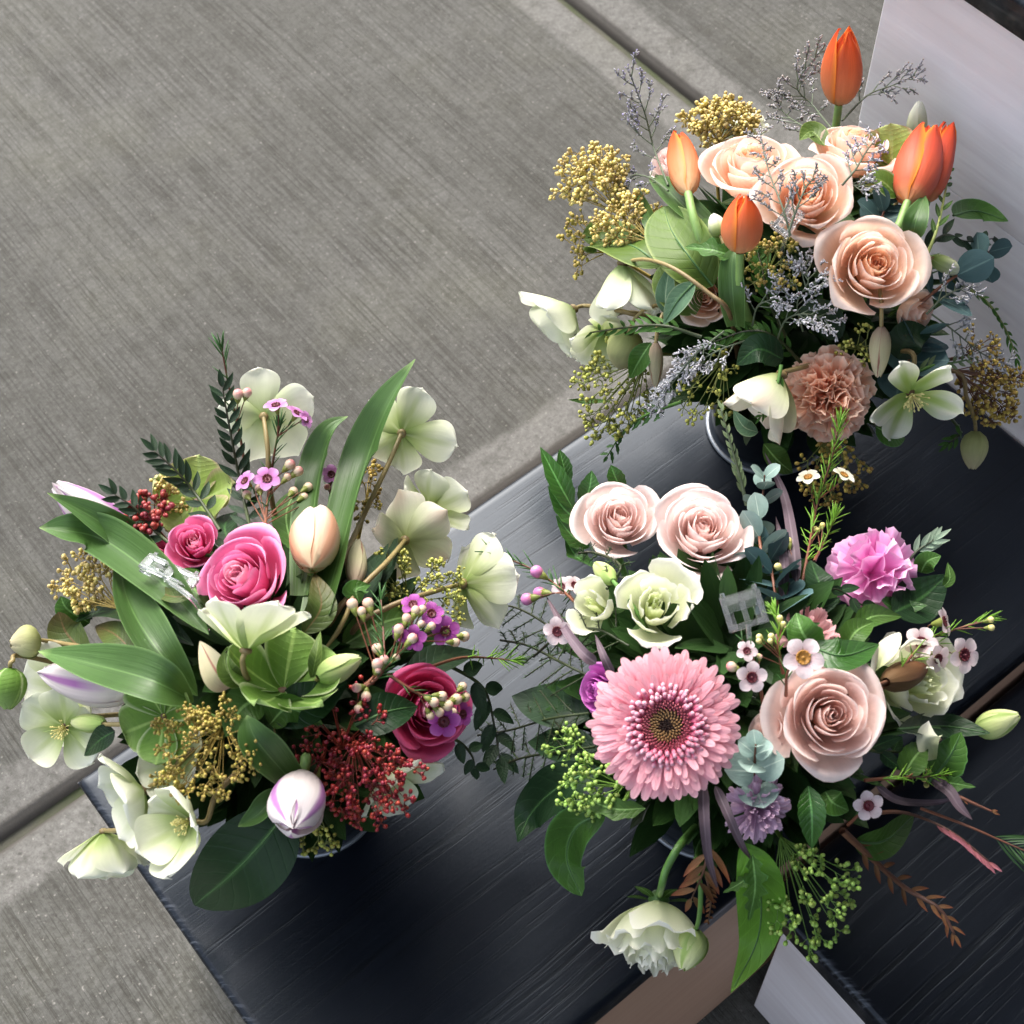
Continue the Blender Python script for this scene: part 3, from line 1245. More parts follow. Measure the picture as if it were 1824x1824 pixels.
PM('carn_mauve', [(0, '#a67a98'), (.6, '#c09ab8'), (1, '#d4b6cd')], vein=.1, trans=.25, mott=.05, rnd=.10)
PM('dusty', [(0, '#c27e80'), (.5, '#cf9698'), (1, '#dcaeb0')], vein=.15, trans=.25)
# tulips
PM('tulip_orange', [(0, '#e8c898'), (.22, '#e39a6c'), (.6, '#de7648'), (.88, '#e05f30'), (1, '#d84e28')], edge=(.72, '#f0923c'), vein=.08, trans=.32, rough=.42, mott=.03, rnd=.06)
PM('tulip_red', [(0, '#e0aa78'), (.15, '#de7052'), (.6, '#da5a44'), (.9, '#de5028'), (1, '#d34a35')], edge=(.70, '#f0922e'), vein=.08, trans=.32, rough=.42, mott=.03, rnd=.06)
PM('tulip_white', [(0, '#dcd5c4'), (.3, '#e6dbd8'), (1, '#ece6e6')], mid=(.24, '#b47ab8', [(.1, (0, 0, 0, 1)), (.4, (1, 1, 1, 1)), (.92, (.9, .9, .9, 1)), (1, (0, 0, 0, 1))]), vein=.04, trans=.3, rough=.4, mott=.03)
PM('tulip_cream', [(0, '#d9c2a0'), (.4, '#e0bfa8'), (.8, '#e6d3c4'), (1, '#ece3da')], mid=(.35, '#d3a284'), vein=.05, trans=.3, rough=.4, mott=.03)
# hellebores
PM('hell_cream', [(0, '#809c48'), (.2, '#b2c282'), (.42, '#d8debc'), (.75, '#e7ead8'), (1, '#eeefe4')], mid=(.20, '#b9c78c', [(.2, (1, 1, 1, 1)), (.75, (0, 0, 0, 1))]), vein=.06, trans=.35, mott=.05, rnd=.04, vs=18)
PM('hell_lime2', [(0, '#7da03e'), (.22, '#b0c67c'), (.5, '#e0e6cc'), (1, '#f0f2e8')], mid=(.45, '#9dba60', [(.2, (1, 1, 1, 1)), (.8, (.2, .2, .2, 1)), (1, (0, 0, 0, 1))]), vein=.06, trans=.35, mott=.05, vs=18)
PM('hell_white', [(0, '#8fa85c'), (.25, '#c6d1a4'), (.55, '#dfe4cc'), (1, '#eaece0')], vein=.04, trans=.35, mott=.04, rnd=.03, vs=18)
PM('hell_blush', [(0, '#9aa860'), (.3, '#d2d8b0'), (.65, '#e8e3d2'), (1, '#efece0')], mid=(.5, '#dfd0bd', [(.3, (0, 0, 0, 1)), (.65, (1, 1, 1, 1))]), vein=.10, trans=.3, mott=.07, vs=18)
PM('hell_green', [(0, '#6f8f3a'), (.4, '#8ba552'), (.8, '#a5b56c'), (1, '#b4b888')], mid=(.12, '#9cb26a'), edge=(.75, '#b9a98a'), vein=.10, trans=.3, mott=.08, vs=18)
PM('hell_lime', [(0, '#587e2e'), (.5, '#6f9442'), (1, '#94b06a')], mid=(.10, '#9cbb68'), edge=(.85, '#c2cfa0'), vein=.08, trans=.3, mott=.06, vs=18)
PM('hell_bud', [(0, '#8b9458'), (.5, '#a9ac78'), (1, '#bfb795')], vein=.16, trans=.2, mott=.1, vs=14)
PM('bract_pale', [(0, '#a08a78'), (.4, '#b5b08c'), (1, '#cbc3a4')], mid=(.12, '#9a6a5c'), vein=.12, trans=.25)
# leaves
PM('leaf_tulip', [(0, '#42602a'), (.5, '#3b5a2a'), (.92, '#4d7038'), (1, '#8ca868')], edge=(.90, '#64844e'), mid=(.05, '#587a42'), vein=.26, trans=.22, rough=.42, spec=.4, rnd=.06, vs=44)
PM('leaf_dark', [(0, '#1a2f1a'), (1, '#1f3a1f')], mid=(.10, '#36582f'), vein=.14, trans=.06, rough=.42, spec=.22)
PM('leaf_fill', [(0, '#3a5a26'), (1, '#4c7032')], vein=.15, trans=.12, rough=.45)
PM('leaf_black', [(0, '#1d3020'), (1, '#263f26')], mid=(.14, '#243c22'), vein=.14, trans=.06, rough=.48, spec=.28)
PM('leaf_mid', [(0, '#3b5a24'), (1, '#496a2e')], mid=(.10, '#7ba05c'), vein=.10, trans=.2, rough=.4)
PM('leaf_fresh', [(0, '#385a22'), (1, '#466e2e')], mid=(.10, '#6f9a58'), edge=(.9, '#55854a'), vein=.10, trans=.2, rough=.36)
PM('leaf_olive', [(0, '#4a6028'), (1, '#5f7838')], mid=(.08, '#7d9450'), edge=(.9, '#8a9a5a'), vein=.08, trans=.22, rough=.42)
PM('leaf_lime', [(0, '#4c7c24'), (.6, '#659635'), (1, '#739f42')], mid=(.06, '#86ab5a'), vein=.16, trans=.3, rough=.4)
PM('leaf_serr', [(0, '#2b501c'), (1, '#386326')], mid=(.10, '#5f9450'), vein=.12, trans=.15, rough=.33, spec=.5)
PM('leaf_bronze', [(0, '#3d4a22'), (.5, '#47582a'), (1, '#564a2a')], mid=(.08, '#6a5a3a'), vein=.12, trans=.15, rough=.4)
PM('leaf_grey', [(0, '#5d7f60'), (1, '#6f9070')], mid=(.08, '#a8bf9a'), edge=(.88, '#9aaf8c'), vein=.08, trans=.15, rough=.5)
PM('leaf_silver', [(0, '#7f9880'), (1, '#9aae96')], vein=.08, trans=.15, rough=.55)
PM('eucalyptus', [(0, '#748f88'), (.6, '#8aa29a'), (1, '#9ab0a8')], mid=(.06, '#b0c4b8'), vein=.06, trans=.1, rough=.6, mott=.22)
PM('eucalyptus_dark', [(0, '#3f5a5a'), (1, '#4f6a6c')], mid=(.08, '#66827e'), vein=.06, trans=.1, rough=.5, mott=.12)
PM('strap_mauve', [(0, '#55484f'), (.6, '#6a5b64'), (1, '#5a4a50')], mid=(.2, '#786a72'), vein=.10, trans=.1, rough=.5)
PM('brown_frond', [(0, '#6a5238'), (.6, '#6f4a2e'), (1, '#74402c')], vein=.12, trans=.15, rough=.6)
PM('pink_tip', [(0, '#9a5a58'), (1, '#b0707c')], vein=.12, trans=.15)
PM('frond_green', [(0, '#30521f'), (1, '#456e2c')], vein=.12, trans=.15, rough=.5)
PM('frond_sage', [(0, '#5f7550'), (1, '#8a9a74')], vein=.12, trans=.15, rough=.55)
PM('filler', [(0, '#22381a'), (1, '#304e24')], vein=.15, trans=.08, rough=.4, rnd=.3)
PM('gerb', [(0, '#e2829a'), (.4, '#f2a8b6'), (.9, '#f8c2ca'), (1, '#f9ccd0')], vein=.12, trans=.25, mott=.03, rnd=.05, vs=16)
PM('gerb_f', [(0, '#bf4468'), (.45, '#d66a88'), (.75, '#eebccb'), (1, '#f3d4dc')], vein=0, trans=.15, mott=.03, rnd=.06)
PM('wax_pink', [(0, '#c276b6'), (.5, '#cf8ac8'), (1, '#dfaede')], vein=.06, trans=.3)
PM('wax_white', [(0, '#d8b6bd'), (.4, '#e2cfd3'), (1, '#ecdfe2')], vein=.05, trans=.3)
PM('wax_mauve', [(0, '#9c3f96'), (.5, '#ab54a6'), (1, '#bb70b8')], vein=.06, trans=.3)
PM('wax_cream', [(0, '#dfe0c0'), (1, '#efeee2')], vein=.05, trans=.3)


def plain(k, col, rough=.5, spec=.4, metal=0.0):
    t = NT(k)
    n = t.noise(t.n('ShaderNodeTexCoord').outputs['Object'], 90, 3)
    h = t.n('ShaderNodeHueSaturation')
    h.inputs['Color'].default_value = lin(col)
    t.l(t.math('ADD', .82, t.math('MULTIPLY', n, .36)), h.inputs['Value'])
    p = t.n('ShaderNodeBsdfPrincipled')
    t.l(h.outputs[0], p.inputs['Base Color'])
    p.inputs['Roughness'].default_value = rough
    p.inputs['Specular IOR Level'].default_value = spec
    p.inputs['Metallic'].default_value = metal
    t.l(p.outputs[0], t.out.inputs[0])
    MG[k] = t.m
    return t.m


plain('disc_dark', '#33201a')
plain('disc_tan', '#a8865a')
plain('disc_rose', '#b05a66')
plain('stamen', '#dcd28c')
plain('wax_wine', '#5e1f2a')
plain('wax_gold', '#a87a34')
plain('wax_cup', '#77803c', .45)
plain('midrib', '#44683a')
plain('needle', '#35602c', .45)
plain('needle_dark', '#24421f', .45)
plain('needle_lime', '#6c9a30', .45)
plain('fern', '#2d4d22', .5)
for k, a, c in (('stem', '#56803a', '#41652c'), ('stem_tan', '#8f8052', '#583c2a'), ('stem_palegreen', '#9fae62', '#7d8a48'), ('stem_dark', '#33401f', '#2a2a1a'), ('stem_red', '#7a4a34', '#5a3424'),
                ('stem_grey', '#5a6650', '#46503c'), ('tulip_stem', '#7d9f58', '#5f8744'), ('stem_gold', '#a58f45', '#8a7638'), ('stem_wine', '#8a3428', '#5c2420'),
                ('stem_olive', '#7a8440', '#66703a'), ('stem_lime', '#6f9440', '#557a30'), ('stem_brown', '#6e4a36', '#4c3024')):
    MG[k] = stem_mat(k, a, c)
MG['bead_gold'] = bead_mat('bead_gold', '#74702c', '#968a3c', '#ae9652')
MG['bead_pale'] = bead_mat('bead_pale', '#a3944a', '#c2ad62', '#d4c280')
MG['bead_amber'] = bead_mat('bead_amber', '#7a682a', '#a88e40', '#bba256')
MG['bead_red'] = bead_mat('bead_red', '#5e1416', '#861f25', '#9a2f32', .3)
MG['bead_wine'] = bead_mat('bead_wine', '#5c1c20', '#8f3036', '#a04a48', .35)
MG['bead_green'] = bead_mat('bead_green', '#5f7f2e', '#86a548', '#9cb860')
MG['bead_olive'] = bead_mat('bead_olive', '#7a8030', '#a3a54a', '#bab962')
MG['wax_bud'] = bead_mat('wax_bud', '#9ca064', '#cdb9a0', '#d07a84', .35)
MG['wax_bud_pink'] = bead_mat('wax_bud_pink', '#a87a5c', '#c476a8', '#cf8fc6', .35)
MG['wax_bud_cream'] = bead_mat('wax_bud_cream', '#9a9a48', '#cfc47c', '#dcd49a', .35)
MG['calyx_grey'] = bead_mat('calyx_grey', '#5f6259', '#858488', '#a4a2aa', .7)
MG['calyx_white'] = bead_mat('calyx_white', '#82857f', '#acabb0', '#c8c7ce', .7)
MG['floret_lilac'] = bead_mat('floret_lilac', '#7d78a2', '#928cb4', '#aea9c8', .7)
MG['floret_brown'] = bead_mat('floret_brown', '#6f665c', '#a0978f', '#c0b8b4', .7)
MG['floret_white'] = bead_mat('floret_white', '#a8a8ae', '#c8c8cc', '#dcdce0', .7)

# ---------------------------------------------------------------- setting materials
def concrete():
    t = NT('broomed_concrete')
    uv = t.n('ShaderNodeUVMap').outputs[0]            # metres from the slab's middle, and half sizes are constant
    geo = t.n('ShaderNodeNewGeometry').outputs['Position']
    sp = t.n('ShaderNodeSeparateXYZ')
    t.l(uv, sp.inputs[0])
    oi = t.n('ShaderNodeObjectInfo').outputs['Random']
    # distance from the slab's nearest tooled edge
    dx = t.math('SUBTRACT', SLAB / 2, t.math('ABSOLUTE', sp.outputs[0]))
    dy = t.math('SUBTRACT', SLAB / 2, t.math('ABSOLUTE', sp.outputs[1]))
    d = t.math('MINIMUM', dx, dy)
    wob = t.noise(t.mapping(geo, (14, 14, 14)), 1.0, 2)
    d2 = t.math('ADD', d, t.math('MULTIPLY', t.math('SUBTRACT', wob, .5), .012))
    field = t.ramp(d2, [(.056, (0, 0, 0, 1)), (.066, (1, 1, 1, 1))])
    dirt = t.ramp(d, [(.008, (0, 0, 0, 1)), (.0125, (.25, .25, .25, 1)), (.018, (1, 1, 1, 1))])
    # broom drag along y
    wv = t.noise(t.mapping(geo, (3, 1.2, 1)), 1.0, 2)
    vo = t.n('ShaderNodeVectorMath', operation='ADD')
    cb = t.n('ShaderNodeCombineXYZ')
    t.l(t.math('MULTIPLY', wv, .016), cb.inputs[0])
    t.l(geo, vo.inputs[0])
    t.l(cb.outputs[0], vo.inputs[1])
    st1 = t.noise(t.mapping(vo.outputs[0], (420, 30, 1)), 1.0, 3, .7)
    st2 = t.noise(t.mapping(vo.outputs[0], (175, .22, 1)), 1.0, 3, .6)
    brk = t.noise(t.mapping(geo, (22, 12, 1)), 1.0, 4, .65)
    lines = t.ramp(t.math('ADD', t.math('MULTIPLY', st1, .16), t.math('MULTIPLY', st2, .84)), [(.425, (1, 1, 1, 1)), (.465, (0, 0, 0, 1)), (.505, (1, 1, 1, 1))])
    soft = t.ramp(st1, [(.36, (.70, .70, .70, 1)), (.52, (1, 1, 1, 1))])
    streak = t.mix(1.0, lines, soft, 'MULTIPLY')
    streak = t.mix(t.ramp(brk, [(.34, (1, 1, 1, 1)), (.64, (.38, .38, .38, 1))]), (1, 1, 1, 1), streak)
    streak = t.mix(field, (1, 1, 1, 1), streak)
    fine = t.noise(geo, 480, 4, .75)
    mid = t.noise(geo, 150, 4, .75)
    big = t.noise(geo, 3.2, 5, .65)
    spots = t.ramp(t.noise(geo, 210, 2, .5), [(.27, (0, 0, 0, 1)), (.35, (1, 1, 1, 1))])
    pale = t.ramp(t.noise(geo, 260, 2, .5), [(.66, (0, 0, 0, 1)), (.74, (1, 1, 1, 1))])
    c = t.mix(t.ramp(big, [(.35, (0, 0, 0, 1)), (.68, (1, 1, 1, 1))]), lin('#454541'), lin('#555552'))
    c = t.mix(t.math('MULTIPLY', t.math('SUBTRACT', 1.0, field), .75), c, lin('#656461'))
    c = t.mix(t.ramp(mid, [(.3, (0, 0, 0, 1)), (.7, (1, 1, 1, 1))]), t.mix(1.0, c, (.68, .68, .66, 1), 'MULTIPLY'), t.mix(1.0, c, (1.26, 1.26, 1.26, 1), 'MULTIPLY'))
    blot = t.noise(geo, 38, 4, .7)
    c = t.mix(t.ramp(blot, [(.30, (.55, .55, .55, 1)), (.52, (0, 0, 0, 1))]), c, lin('#34342e'))
    c = t.mix(t.math('MULTIPLY', t.math('SUBTRACT', 1.0, streak), .78), c, lin('#2a2822'))
    c = t.mix(t.ramp(fine, [(.3, (.50, .50, .50, 1)), (.52, (0, 0, 0, 1))]), c, lin('#2a2822'))
    c = t.mix(t.math('MULTIPLY', t.math('SUBTRACT', 1.0, spots), .5), c, lin('#23211d'))
    c = t.mix(t.math('MULTIPLY', pale, .35), c, lin('#a09d96'))
    moss = t.ramp(t.noise(geo, 3.3, 5, .65), [(.50, (0, 0, 0, 1)), (.72, (1, 1, 1, 1))])
    c = t.mix(t.math('MULTIPLY', moss, .16), c, lin('#5b5b46'))
    c = t.mix(t.math('SUBTRACT', 1.0, dirt), c, lin('#46433e'))
    h = t.n('ShaderNodeHueSaturation')
    t.l(t.math('ADD', .95, t.math('MULTIPLY', oi, .1)), h.inputs['Value'])
    t.l(c, h.inputs['Color'])
    p = t.n('ShaderNodeBsdfPrincipled')
    t.l(h.outputs[0], p.inputs['Base Color'])
    p.inputs['Roughness'].default_value = .82
    p.inputs['Specular IOR Level'].default_value = .3
    hh = t.math('ADD', t.math('MULTIPLY', streak, .8), t.math('ADD', t.math('MULTIPLY', fine, .6), t.math('MULTIPLY', mid, .4)))
    t.l(t.bump(hh, .55, .0014), p.inputs['Normal'])
    t.l(p.outputs[0], t.out.inputs[0])
    return t.m


def dirt_mat():
    t = NT('joint_dirt')
    geo = t.n('ShaderNodeNewGeometry').outputs['Position']
    c = t.mix(t.noise(geo, 40, 4), lin('#3f3e38'), lin('#5a5a4c'))
    c = t.mix(t.ramp(t.noise(geo, 9, 3), [(.42, (0, 0, 0, 1)), (.58, (.9, .9, .9, 1))]), c, lin('#3c442a'))
    p = t.n('ShaderNodeBsdfPrincipled')
    t.l(c, p.inputs['Base Color'])
    p.inputs['Roughness'].default_value = .95
    t.l(t.bump(t.noise(geo, 300, 3), .6, .002), p.inputs['Normal'])
    t.l(p.outputs[0], t.out.inputs[0])
    return t.m


def black_wood(name, along='x'):
    """boards stained black: brushed open grain, a worn sheen, pale nicks on the arrises."""
    t = NT(name)
    geo = t.n('ShaderNodeTexCoord').outputs['Object']
    sc = (3.0, 150, 60) if along == 'x' else (150, 3.0, 60)
    wx = t.noise(t.mapping(geo, (3, 6, 3)), 1.0, 3)
    vadd = t.n('ShaderNodeVectorMath', operation='ADD')
    cmb = t.n('ShaderNodeCombineXYZ')
    t.l(t.math('MULTIPLY', wx, .022), cmb.inputs[1 if along == 'x' else 0])
    t.l(geo, vadd.inputs[0])
    t.l(cmb.outputs[0], vadd.inputs[1])
    g = t.noise(t.mapping(vadd.outputs[0], sc), 1.0, 5, .65)
    g2 = t.noise(t.mapping(vadd.outputs[0], (sc[0] * 3, sc[1] * 5, 100) if along == 'x' else (sc[0] * 5, sc[1] * 3, 100)), 1.0, 3, .6)
    patch = t.noise(t.mapping(geo, (5, 8, 5)), 1.0, 3, .6)
    lines = t.ramp(g, [(.38, (0, 0, 0, 1)), (.47, (1, 1, 1, 1))])
    c = t.mix(g2, lin('#05070c'), lin('#0c1019'))
    c = t.mix(t.math('MULTIPLY', t.math('SUBTRACT', 1.0, lines), .6), c, lin('#030406'))
    c = t.mix(t.ramp(patch, [(.45, (0, 0, 0, 1)), (.75, (.5, .5, .5, 1))]), c, lin('#10161f'))
    pt = t.n('ShaderNodeNewGeometry').outputs['Pointiness']
    nick = t.noise(t.mapping(geo, (60, 60, 60)), 1.0, 3)
    wear = t.math('MULTIPLY', t.ramp(pt, [(.53, (0, 0, 0, 1)), (.60, (1, 1, 1, 1))]), t.ramp(nick, [(.50, (0, 0, 0, 1)), (.62, (1, 1, 1, 1))]))
    c = t.mix(t.math('MULTIPLY', wear, .55), c, lin('#8a8784'))
    scr = t.noise(t.mapping(vadd.outputs[0], (9, 420, 60) if along == 'x' else (420, 9, 60)), 1.0, 2)
    spt = t.noise(t.mapping(geo, (11, 16, 9)), 1.0, 2)
    sc2 = t.math('MULTIPLY', t.ramp(scr, [(.60, (0, 0, 0, 1)), (.68, (1, 1, 1, 1))]), t.ramp(spt, [(.58, (0, 0, 0, 1)), (.68, (1, 1, 1, 1))]))
    c = t.mix(t.math('MULTIPLY', sc2, .18), c, lin('#6a7078'))
    # saw marks worn through the stain on the end arris (UV is metres from the board's corner)
    us = t.n('ShaderNodeSeparateXYZ')
    t.l(t.n('ShaderNodeUVMap').outputs[0], us.inputs[0])
    band = t.ramp(us.outputs[0], [(.0030, (1, 1, 1, 1)), (.0062, (0, 0, 0, 1))])
    dv = t.n('ShaderNodeCombineXYZ')
    t.l(t.math('MULTIPLY', us.outputs[0], 90), dv.inputs[0])
    t.l(t.math('MULTIPLY', t.math('ADD', us.outputs[1], t.math('MULTIPLY', us.outputs[0], .8)), 330), dv.inputs[1])
    saw = t.ramp(t.noise(dv.outputs[0], 1.0, 2), [(.50, (0, 0, 0, 1)), (.60, (1, 1, 1, 1))])
    brkup = t.ramp(t.noise(t.mapping(geo, (9, 22, 9)), 1.0, 2), [(.40, (0, 0, 0, 1)), (.60, (1, 1, 1, 1))])
    c = t.mix(t.math('MULTIPLY', t.math('MULTIPLY', band, saw), t.math('MULTIPLY', brkup, .28)), c, lin('#8d929b'))
    p = t.n('ShaderNodeBsdfPrincipled')
    t.l(c, p.inputs['Base Color'])
    t.l(t.math('ADD', .16, t.math('ADD', t.math('MULTIPLY', g2, .20), t.math('MULTIPLY', patch, .18))), p.inputs['Roughness'])
    p.inputs['Specular IOR Level'].default_value = .27
    p.inputs['Coat Weight'].default_value = .2
    p.inputs['Coat Roughness'].default_value = .18
    hh = t.math('ADD', t.math('MULTIPLY', lines, .6), t.math('ADD', t.math('MULTIPLY', g2, .5), t.math('MULTIPLY', t.noise(geo, 260, 3), .25)))
    t.l(t.bump(hh, .30, .0005), p.inputs['Normal'])
    p.inputs['Specular Tint'].default_value = (.74, .86, 1.0, 1)
    p.inputs['Coat Tint'].default_value = (.8, .9, 1, 1)
    t.l(p.outputs[0], t.out.inputs[0])
    return t.m


def white_board():
    t = NT('whitewashed_board')
    geo = t.n('ShaderNodeTexCoord').outputs['Object']
    g = t.ramp(t.noise(t.mapping(geo, (90, 4, 90)), 1.0, 4, .65), [(.35, (0, 0, 0, 1)), (.6, (1, 1, 1, 1))])
    b = t.noise(t.mapping(geo, (8, 2.5, 8)), 1.0, 3)
    k = t.noise(t.mapping(geo, (14, 14, 14)), 1.0, 2)
    c = t.mix(g, lin('#e4e0e4'), lin('#edebee'))
    c = t.mix(t.ramp(b, [(.42, (0, 0, 0, 1)), (.72, (.75, .75, .75, 1))]), c, lin('#c4bdbd'))
    c = t.mix(t.ramp(k, [(.68, (0, 0, 0, 1)), (.76, (.55, .55, .55, 1))]), c, lin('#8a7f7d'))
    p = t.n('ShaderNodeBsdfPrincipled')
    t.l(c, p.inputs['Base Color'])
    p.inputs['Roughness'].default_value = .5
    t.l(t.bump(g, .25, .0006), p.inputs['Normal'])
    t.l(p.outputs[0], t.out.inputs[0])
    return t.m


def raw_wood():
    t = NT('pale_brown_plywood')
    geo = t.n('ShaderNodeTexCoord').outputs['Object']
    g = t.noise(t.mapping(geo, (3, 60, 60)), 1.0, 4, .6)
    c = t.mix(g, lin('#a5836c'), lin('#c09e86'))
    p = t.n('ShaderNodeBsdfPrincipled')
    t.l(c, p.inputs['Base Color'])
    p.inputs['Roughness'].default_value = .55
    t.l(t.bump(g, .2, .0006), p.inputs['Normal'])
    t.l(p.outputs[0], t.out.inputs[0])
    return t.m


def tin():
    t = NT('dark_zinc')
    geo = t.n('ShaderNodeTexCoord').outputs['Object']
    n = t.noise(geo, 70, 4)
    n2 = t.noise(t.mapping(geo, (30, 30, 220)), 1.0, 2)
    p = t.n('ShaderNodeBsdfPrincipled')
    t.l(t.mix(n, lin('#20252c'), lin('#363d46')), p.inputs['Base Color'])
    p.inputs['Metallic'].default_value = .75
    t.l(t.math('ADD', .28, t.math('MULTIPLY', n, .25)), p.inputs['Roughness'])
    t.l(t.bump(n2, .15, .0004), p.inputs['Normal'])
    t.l(p.outputs[0], t.out.inputs[0])
    return t.m


def clear_plastic():
    t = NT('clear_plastic')
    p = t.n('ShaderNodeBsdfPrincipled')
    p.inputs['Base Color'].default_value = (.93, .94, .96, 1)
    p.inputs['Roughness'].default_value = .06
    p.inputs['Transmission Weight'].default_value = .93
    p.inputs['IOR'].default_value = 1.49
    p.inputs['Specular IOR Level'].default_value = .6
    t.l(p.outputs[0], t.out.inputs[0])
    return t.m


# ---------------------------------------------------------------- ground
SLAB = 1.5
JX, JY = 1.1015, 0.1840          # the two joints in view


def bevel(o, w, seg=3, angle=40):
    m = o.modifiers.new('bevel', 'BEVEL')
    m.width = w
    m.segments = seg
    m.limit_method = 'ANGLE'
    m.angle_limit = radians(angle)
    return o


pav = link(bpy.data.objects.new('pavement', None))
pav['kind'] = 'structure'
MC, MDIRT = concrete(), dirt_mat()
_g = MB()
_g.box((-60, -60, -.30), (60, 60, -.016))
_b = _g.build('joint_bed', MDIRT, pav, smooth=False)
GAP = .0035


def slab_mesh():
    m = MB()
    h = SLAB / 2 - GAP
    # tooled edge: a quarter round dropping into the joint
    prof = [(-.0125, 0), (-.0105, .0005), (-.0085, .0024), (-.0065, .006), (-.003, .0095), (0, .03)]
    rings = []
    for k, (ins, dz) in enumerate(prof):
        e = h + ins
        rings.append([(-e, -e, -dz), (e, -e, -dz), (e, e, -dz), (-e, e, -dz)])
    for rg_ in rings:
        for p in rg_:
            m.v.append(V(p))
            m.uv.append((p[0], p[1]))
    m.f.append((0, 1, 2, 3))
    m.mi.append(0)
    for k in range(len(rings) - 1):
        for i in range(4):
            j = (i + 1) % 4
            m.f.append((k * 4 + i, (k + 1) * 4 + i, (k + 1) * 4 + j, k * 4 + j))
            m.mi.append(0)
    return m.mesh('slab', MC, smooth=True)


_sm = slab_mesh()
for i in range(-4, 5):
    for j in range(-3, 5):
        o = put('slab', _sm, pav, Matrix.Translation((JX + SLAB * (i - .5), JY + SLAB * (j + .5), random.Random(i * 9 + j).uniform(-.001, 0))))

# ---------------------------------------------------------------- the stepped display stand
MBX, MBY = black_wood('black_stained_board', 'x'), black_wood('black_stained_crossboard', 'y')
MW, MR, MT, MP = white_board(), raw_wood(), tin(), clear_plastic()


def worn_board(name, lo, hi, mat, parent, seed=0, n=(60, 24), th=None):
    """a board with a softened, slightly chipped arris all round; top face finely divided."""
    rg = random.Random(seed)
    m = MB()
    lx, ly = hi[0] - lo[0], hi[1] - lo[1]
    c = V(((lo[0] + hi[0]) / 2, (lo[1] + hi[1]) / 2, hi[2]))
    R = .005

    def drop(d):
        d = max(0, min(R, d))
        return R - sqrt(max(0, R * R - (R - d) ** 2))
    def coord(t, L, k):                  # crowd samples near both ends
        e = [0, .0006, .0016, .003, .005, .008]
        a = e + [.012 + (L - .024) * i / k for i in range(k + 1)] + [L - q for q in reversed(e)]
        return a
    X, Y = coord(0, lx, n[0]), coord(0, ly, n[1])
    b = 0
    ph = [rg.uniform(0, 6) for _ in range(8)]
    for y in Y:
        for x in X:
            dx, dy = min(x, lx - x), min(y, ly - y)
            ch = .0012 * max(0, sin(y * 410 + 3 * sin(y * 57 + ph[0])) * sin(y * 133 + ph[1]) - .35) * (1 if dx < .009 else 0)
            ch += .0010 * max(0, sin(x * 260 + ph[2]) * sin(x * 71 + ph[3]) - .5) * (1 if dy < .006 else 0)
            z = -max(drop(dx), drop(dy)) - ch
            if dx < R and dy < R:
                q = sqrt((R - dx) ** 2 + (R - dy) ** 2)
                z = -drop(max(0, R - q)) - ch
            w = .0006 * sin(x * 9 + ph[4]) * sin(y * 13 + ph[5])
            m.v.append(V((lo[0] + x, lo[1] + y, hi[2] + z + w)) - c)
            m.uv.append((x, y))
    nx = len(X)
    for j in range(len(Y) - 1):
        for i in range(nx - 1):
            a = j * nx + i
            m.f.append((a, a + 1, a + nx + 1, a + nx))
            m.mi.append(0)
    # sides and underside
    rim = [i for i in range(nx)] + [j * nx + nx - 1 for j in range(1, len(Y))] + [(len(Y) - 1) * nx + i for i in range(nx - 2, -1, -1)] + [j * nx for j in range(len(Y) - 2, 0, -1)]
    b = len(m.v)
    for r in rim:
        p = m.v[r]
        m.v.append(V((p.x, p.y, lo[2] - c.z)))
        m.uv.append((p.x, p.y))
    k = len(rim)
    for i in range(k):
        j = (i + 1) % k
        m.f.append((rim[j], rim[i], b + i, b + j))
        m.mi.append(0)
    m.f.append(tuple(b + i for i in range(k - 1, -1, -1)))
    m.mi.append(0)
    o = m.build(name, mat, parent, Matrix.Translation(c - parent.location))
    return o


def panel(name, lo, hi, mat, parent, bev=.0012):
    c = V([(a + b) / 2 for a, b in zip(lo, hi)])
    m = MB()
    m.box(V(lo) - c, V(hi) - c)
    o = m.build(name, mat, parent, Matrix.Translation(c - parent.location), smooth=False)
    return bevel(o, bev, 2)


# long low bench that carries the three bouquets
bench = thing('display_bench', 'long black-stained wooden bench carrying the three flower buckets', 'bench', (.381, -.186, 0), 'steps of the black and white display stand')
worn_board('bench_top', (0, -.372, ZB - .026), (.7615, 0, ZB), MBX, bench, 1, (70, 34))
panel('side_panel', (.012, -.3705, .004), (.7605, -.3525, ZB - .0262), MR, bench)
panel('side_panel', (.012, -.033, .004), (.7605, -.015, ZB - .0262), MW, bench)
panel('end_panel', (.012, -.3523, .004), (.030, -.0332, ZB - .0262), MW, bench)

# tall white box at the bench's far end
box = thing('display_box', 'tall white painted box with black top standing past the bench end', 'display box', (1.06, -.30, 0), 'steps of the black and white display stand')
worn_board('box_top', (.754, -.70, .7155), (1.40, .002, .742), MBY, box, 2, (34, 34))
panel('board', (.762, -.69, .5492), (.780, -.010, .7153), MW, box)
panel('board', (.763, -.69, .004), (.781, -.010, .5480), MW, box)
panel('side_panel', (.7812, -.028, .004), (1.385, -.010, .7153), MW, box)
panel('side_panel', (.7812, -.690, .004), (1.385, -.672, .7153), MW, box)
panel('back_panel', (1.367, -.6718, .004), (1.385, -.0282, .7153), MW, box)

